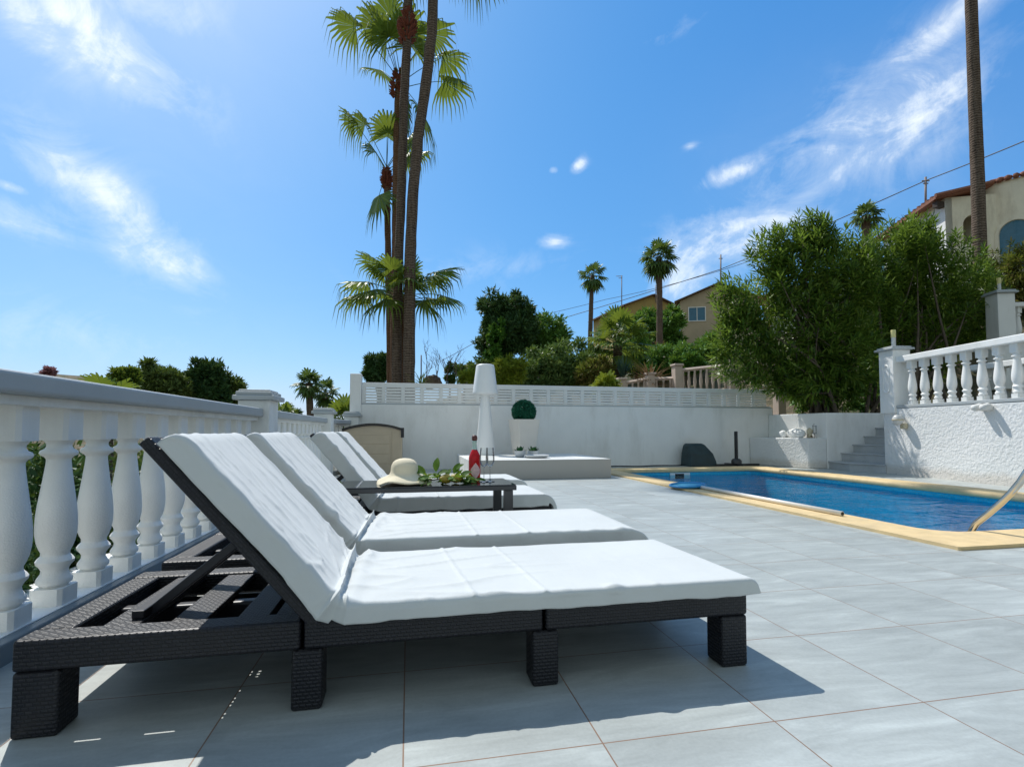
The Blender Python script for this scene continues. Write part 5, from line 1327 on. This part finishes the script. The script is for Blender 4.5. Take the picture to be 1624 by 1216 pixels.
# arched cream house
ac = thing('house', at(1560, 460, 26), 'cream house with arches, a round tower and clay roof tiles at the right edge', 'house')
U = Vector((0,0,1))
ca, cbp = at(1498, 316, 24.5), at(1590, 316, 24.0)
T = (cbp-ca); T.z = 0; wlen = T.length; T.normalize(); Nn = T.cross(U); 
if Nn.dot(FW) > 0: Nn = -Nn
z0, z1 = 5.0, at(1498, 314, 24.5).z
def apt(x, z, d=0): return Vector((ca.x, ca.y, 0)) + T*x + U*z - Nn*d
# front wall with an arched opening
ax_, aw, as_, az0 = at(1528,0,24.4), .48, at(1528,357,24.4).z, at(1528,386,24.4).z
xm = (Vector((ax_.x, ax_.y, 0)) - Vector((ca.x, ca.y, 0))).dot(T)
b = MB(); arc = [(xm + aw*cos(a), as_ + aw*sin(a)) for a in np.linspace(0, pi, 15)]
left = [(0, z0), (xm-aw, z0), (xm-aw, az0), (xm-aw, as_)] 
def add_poly(mb, pts, d0=0, d1=.3):
    n = len(pts); mb.add([apt(x, z, d0) for x, z in pts] + [apt(x, z, d1) for x, z in pts], [tuple(range(n)), tuple(range(n, 2*n))[::-1]] + [(i, n+i, n+(i+1) % n, (i+1) % n) for i in range(n)])
add_poly(b, [(0, z0), (xm-aw, z0), (xm-aw, z1), (0, z1)]); add_poly(b, [(xm+aw, z0), (wlen, z0), (wlen, z1), (xm+aw, z1)]); add_poly(b, [(xm-aw+.0005, z0), (xm+aw-.0005, z0), (xm+aw-.0005, az0), (xm-aw+.0005, az0)])
for i in range(14):
    (xa, za), (xb, zb) = arc[i], arc[i+1]; add_poly(b, [(xb+(.0005 if i == 13 else 0), zb), (xa-(.0005 if i == 0 else 0), za), (xa-(.0005 if i == 0 else 0), z1), (xb+(.0005 if i == 13 else 0), z1)])
b.build('wall', M['cream_wall'], ac)
b = MB(); add_poly(b, [(xm-1.2, z0), (xm+1.4, z0), (xm+1.4, z1-.2), (xm-1.2, z1-.2)], 1.6, 1.8); b.build('porch_wall', M['beige_wall'], ac)
b = MB()
sl = at(1400, 350, 30); sd = Vector((sl.x-ca.x, sl.y-ca.y, 0)); sl_len = sd.length; sd.normalize()
pa = Vector((ca.x, ca.y, 0))
extrude_xy(b, [pa+U*z0, pa+U*(z1-.02), pa+sd*sl_len+U*(z1-.02), pa+sd*sl_len+U*z0], .3, T); b.build('side_wall', M['white'], ac)
b = MB(); pe = pa - sd*.3 - T*.55
roofp = [pe+U*(z1-.15), pe+sd*(sl_len+.5)+U*(z1-.15), pe+sd*(sl_len+.5)+T*3.2+U*(z1+.75), pe+T*3.2+U*(z1+.75-.5)]
roofp = [pe+U*(z1-.12), pe+sd*(sl_len+.5)+U*(z1-.12), pe+sd*(sl_len+.5)+T*2.4+U*(z1+.30), pe+T*2.4+U*(z1+.30)]
b.add(roofp + [p+U*.14 for p in roofp], [(3,2,1,0),(4,5,6,7),(0,1,5,4),(1,2,6,5),(2,3,7,6),(3,0,4,7)])
for q in np.arange(0, sl_len+.5, .36): b.tube([pe+sd*q+U*(z1+.03), pe+sd*q+T*2.4+U*(z1+.45)], .11, 6)
b.build('roof', M['terracotta'], ac)
b = MB(); q = pa - T*.35 + U*(z1-.45); b.box(q.x-.1, q.x+.35, q.y-.12, q.y+.12, q.z, q.z+.28); b.build('beam_end', M['wood'], ac)
tc_ = at(1612, 313, 25.5); TR = 2.85; tz = tc_.z
b = MB(); b.lathe([(TR, 4.5), (TR, tz), (TR-.25, tz), (TR-.25, tz-.5), (.01, tz-.5)], (tc_.x, tc_.y, 0), 64, False); tw = b.build('tower', M['cream_wall'], ac, True, angle=40)
b = MB()
for k in range(64):
    a = 2*pi*k/64; p = Vector((tc_.x, tc_.y, tz+.03)); dv = Vector((cos(a), sin(a), 0))
    b.tube([p+dv*(TR-.45)+U*.22, p+dv*(TR+.14)+U*.02], .135, 7)
b.build('tile_crown', M['terracotta'], tw, True)
def arch_on_tower(u, v, wpx, hpx, D):
    p = at(u, v, D); a0 = atan2(p.y-tc_.y, p.x-tc_.x); ww = wpx/FPX*D/TR/2; zb, zs = at(u, v+hpx, D).z, at(u, v, D).z
    pts = [(-ww, zb), (ww, zb)] + [(ww*cos(a), zs + ww*TR*sin(a)) for a in np.linspace(0, pi, 17)]
    def onb(da, z, r): return (tc_.x + r*cos(a0+da), tc_.y + r*sin(a0+da), z)
    k = len(pts); b = MB(); vs = []; nq = 24
    for i in range(nq+1):
        d_ = -ww + 2*ww*i/nq; zt_ = zs + TR*sqrt(max(0, ww*ww-d_*d_)); vs += [onb(d_, zb, TR+.012), onb(d_, zt_, TR+.012)]
    b.add(vs, [(2*i, 2*i+2, 2*i+3, 2*i+1) for i in range(nq)]); pane = b.build('pane', M['window_blue'], ac)
    b = MB(); vs = []
    for r_, s_ in ((TR+.012, 1.), (TR+.09, 1.02), (TR+.09, 1.25), (TR+.0, 1.27)): vs += [onb(d_*s_, zs+(z-zs)*s_, r_) for d_, z in pts]
    b.add(vs, [(i*k+j, i*k+(j+1) % k, (i+1)*k+(j+1) % k, (i+1)*k+j) for i in range(3) for j in range(k)]); fr_ = b.build('window', M['cream_wall'], ac, True, angle=40); pane.parent = fr_
arch_on_tower(1609, 358, 40, 60, 22.8)
# ------------------------------------------------------------------ cables, poles, aerials
def cable(pts, r, label, sagk=.0):
    P = []
    for i in range(len(pts)-1):
        a, c = Vector(pts[i]), Vector(pts[i+1])
        for k in range(9):
            q = k/9; p = a.lerp(c, q); p.z -= sagk*(c-a).length*4*q*(1-q); P.append(p)
    P.append(Vector(pts[-1])); b = MB(); b.tube(P, r, 5); return tag(b.build('overhead_cable', M['wire'], None, True), label, 'cable', 'overhead cables')
cable([at(700,572,60), at(750,545,58), at(1143,427,42), at(1467,287,30), at(1700,192,22)], .030, 'upper overhead cable climbing from the pine to the arched house', .006)
cable([at(790,512,58), at(960,475,50), at(1143,429,42.3), at(1300,372,36)], .022, 'lower overhead cable running over the ochre house', .012)
def pole(u, v0, v1, D, r, label, arms=()):
    b = MB(); b.tube([at(u, v0, D), at(u, v1, D)], r, 8); k = D/FPX
    for (du, dv, l_) in arms:
        p = at(u+du, v1+dv, D); b.tube([p - RT*l_*k, p + RT*l_*k], r*.6, 6)
    tag(b.build('utility_pole', M['rust'], None, True), label, 'pole', 'poles and aerials')
pole(1468, 340, 281, 30, .06, 'thin metal pole carrying the cable above the oleander', ((0,6,6),(0,10,4)))
pole(1143, 470, 404, 42, .06, 'thin pole with insulators on the roof of the beige house', ((0,6,3),))
pole(986, 500, 437, 51, .05, 'television aerial mast on the roof of the ochre house', ((-4,1,5),(-2,4,3)))
pole(1040, 480, 452, 49, .04, 'short thin mast on the gable of the ochre house')
pole(668, 620, 563, 24, .03, 'thin dark post right of the grey palm trunks')

# ------------------------------------------------------------------ sky, sun, camera
SUN_EL, SUN_AZ = radians(53.5), radians(-25)      # azimuth from +Y toward +X
w = bpy.data.worlds.new('World'); sc.world = w; w.use_nodes = True; nt = w.node_tree
bg = nt.nodes['Background']; sky = nt.nodes.new('ShaderNodeTexSky'); sky.sky_type = 'NISHITA'; sky.sun_disc = False
sky.sun_elevation = SUN_EL; sky.sun_rotation = SUN_AZ; sky.air_density = 1.0; sky.dust_density = .8; sky.ozone_density = 2.0; sky.altitude = 50
tc = nt.nodes.new('ShaderNodeTexCoord'); sp = nt.nodes.new('ShaderNodeSeparateXYZ'); nt.links.new(tc.outputs['Generated'], sp.inputs[0])
az = mth(nt, 'ARCTAN2', sp.outputs[0], sp.outputs[1]); el = mth(nt, 'ARCSINE', sp.outputs[2])
cbn = nt.nodes.new('ShaderNodeCombineXYZ'); nt.links.new(az, cbn.inputs[0]); nt.links.new(el, cbn.inputs[1])
def azel(u, v):
    d = view_dir(u, v).normalized(); return atan2(d.x, d.y), math.asin(d.z)
# clouds: soft ellipses in azimuth / elevation, broken up by stretched noise
CL = [((150, 45), (190, 75), -22, 1.), ((30, 0), (150, 70), -30, .8), ((240, 20), (120, 50), 20, .7), ((195, 105), (60, 40), -40, .7), ((150, 300), (150, 55), -30, .8), ((230, 380), (130, 55), -38, .8), ((40, 345), (120, 40), 0, .55), ((20, 298), (30, 10), -8, .9), ((290, 425), (70, 40), -45, .5), ((1340, 225), (190, 80), 28, .80), ((1455, 185), (130, 85), 32, .78), ((1300, 290), (130, 40), 25, .8), ((1165, 272), (55, 20), 10, .95), ((1150, 385), (115, 60), 5, .9), ((1240, 345), (80, 45), 0, .8), ((1480, 60), (230, 45), 22, .6), ((1080, 440), (90, 50), 8, .8), ((880, 383), (26, 13), 0, .85), ((918, 263), (15, 13), 30, .95), ((878, 270), (9, 6), 0, .7), ((1095, 232), (14, 8), 0, .5), ((740, 430), (190, 32), 6, .35), ((60, 520), (300, 50), 0, .35), ((1060, 55), (90, 22), 10, .3)]
total = None
for (u, v), (ru, rv), rot, amp in CL:
    a0, e0 = azel(u, v); a1, e1 = azel(u+10, v); a2, e2 = azel(u, v-10)
    su, sv = sqrt((a1-a0)**2+(e1-e0)**2)/10*ru, abs(e2-e0)/10*rv
    da = mth(nt, 'SUBTRACT', az, a0); de = mth(nt, 'SUBTRACT', el, e0); c_, s_ = cos(radians(rot)), sin(radians(rot))
    x_ = mth(nt, 'DIVIDE', mth(nt, 'ADD', mth(nt, 'MULTIPLY', da, c_), mth(nt, 'MULTIPLY', de, s_)), su)
    y_ = mth(nt, 'DIVIDE', mth(nt, 'SUBTRACT', mth(nt, 'MULTIPLY', de, c_), mth(nt, 'MULTIPLY', da, s_)), sv)
    r2_ = mth(nt, 'ADD', mth(nt, 'MULTIPLY', x_, x_), mth(nt, 'MULTIPLY', y_, y_))
    k = mth(nt, 'MULTIPLY', mth(nt, 'POWER', 2.718, mth(nt, 'MULTIPLY', r2_, -1.1)), amp)
    total = k if total is None else mth(nt, 'MAXIMUM', total, k)
mp = nt.nodes.new('ShaderNodeMapping'); mp.inputs['Rotation'].default_value = (0, 0, radians(-24)); mp.inputs['Scale'].default_value = (1.5, 2.6, 1); nt.links.new(cbn.outputs[0], mp.inputs['Vector'])
n1 = noi(nt, mp.outputs[0], 3.6, 12, .66, 1.1); n2 = noi(nt, cbn.outputs[0], 9, 12, .68, .8)
nn_ = mth(nt, 'ADD', mth(nt, 'MULTIPLY', n1, .6), mth(nt, 'MULTIPLY', n2, .4))
dens = mth(nt, 'ADD', mth(nt, 'MULTIPLY', total, .78), mth(nt, 'MULTIPLY', mth(nt, 'SUBTRACT', nn_, .5), 2.5))
cov = ramp(nt, dens, [(.12, (0,0,0)), (.5, (.22,.22,.22)), (.75, (.62,.62,.62)), (1.0, (.95,.95,.95))])
cov = mth(nt, 'MULTIPLY', cov, mth(nt, 'MULTIPLY', total, 2.4, True), True)
CLOUD = (6.6, 7.0, 7.2)
hs = nt.nodes.new('ShaderNodeHueSaturation'); hs.inputs['Saturation'].default_value = 1.0; nt.links.new(sky.outputs[0], hs.inputs['Color'])
# the air's own colour: deeper blue overhead, softer toward the horizon
sr = nt.nodes.new('ShaderNodeSeparateColor'); nt.links.new(hs.outputs[0], sr.inputs[0]); cr = nt.nodes.new('ShaderNodeCombineColor')
KQ = .15
for i_, (g_, k_, pw_) in enumerate(((.67, .75, 1.25), (.87, .68, .75), (1., .87, .5))):
    x_ = mth(nt, 'MULTIPLY', mth(nt, 'POWER', mth(nt, 'MULTIPLY', sr.outputs[i_], g_*KQ), pw_), k_/KQ); nt.links.new(x_, cr.inputs[i_])
# unseen grey cloud added behind the viewer and overhead to lift and neutralise the shade
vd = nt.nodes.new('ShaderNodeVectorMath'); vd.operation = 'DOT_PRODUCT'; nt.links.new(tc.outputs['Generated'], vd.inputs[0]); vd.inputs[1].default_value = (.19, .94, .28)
fill_veil = mth(nt, 'MULTIPLY', mth(nt, 'MULTIPLY', mth(nt, 'SUBTRACT', .46, vd.outputs['Value']), 2.2, True), mth(nt, 'ADD', .35, mth(nt, 'MULTIPLY', n2, .85)), True)
hz_ = None
for (u, v), (ru, rv), amp in (((120, 40), (420, 240), .12), ((120, 420), (520, 260), .05), ((1350, 260), (300, 180), .07), ((700, 640), (1500, 130), .03)):
    a0, e0 = azel(u, v); a1, e1 = azel(u+10, v); a2, e2 = azel(u, v-10)
    su, sv = sqrt((a1-a0)**2+(e1-e0)**2)/10*ru, abs(e2-e0)/10*rv
    x_ = mth(nt, 'DIVIDE', mth(nt, 'SUBTRACT', az, a0), su); y_ = mth(nt, 'DIVIDE', mth(nt, 'SUBTRACT', el, e0), sv)
    k = mth(nt, 'MULTIPLY', mth(nt, 'POWER', 2.718, mth(nt, 'MULTIPLY', mth(nt, 'ADD', mth(nt, 'MULTIPLY', x_, x_), mth(nt, 'MULTIPLY', y_, y_)), -1.)), amp)
    hz_ = k if hz_ is None else mth(nt, 'ADD', hz_, k)
cov = mth(nt, 'ADD', cov, mth(nt, 'MULTIPLY', hz_, mth(nt, 'ADD', .5, n1)), True)
skyc = mixc(nt, fill_veil, cr.outputs[0], (2.75, 3.1, 2.85))
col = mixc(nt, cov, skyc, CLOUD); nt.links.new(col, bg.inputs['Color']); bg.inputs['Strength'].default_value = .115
sun = bpy.data.lights.new('Sun', 'SUN'); sun.energy = 3.0; sun.angle = radians(.5); sun.color = (1., .97, .91)
so = bpy.data.objects.new('Sun', sun); C.objects.link(so)
S_ = Vector((sin(SUN_AZ)*cos(SUN_EL), cos(SUN_AZ)*cos(SUN_EL), sin(SUN_EL))); so.rotation_euler = S_.to_track_quat('Z', 'Y').to_euler(); so.location = (-8, 12, 25)
cam = bpy.data.cameras.new('Camera'); co = bpy.data.objects.new('Camera', cam); C.objects.link(co); sc.camera = co
cam.sensor_width = 36; cam.lens = FPX/1624*36; cam.clip_start = .05; cam.clip_end = 5000
co.location = (0, 0, CAM_H)
co.rotation_euler = (pi/2 + PITCH, 0, -YAW)
cam.shift_y = (HZ - FPX*tan(PITCH) - 608)/1624
sc.view_settings.view_transform = 'Standard'; sc.view_settings.look = 'None'; sc.view_settings.exposure = .52; sc.view_settings.gamma = 1
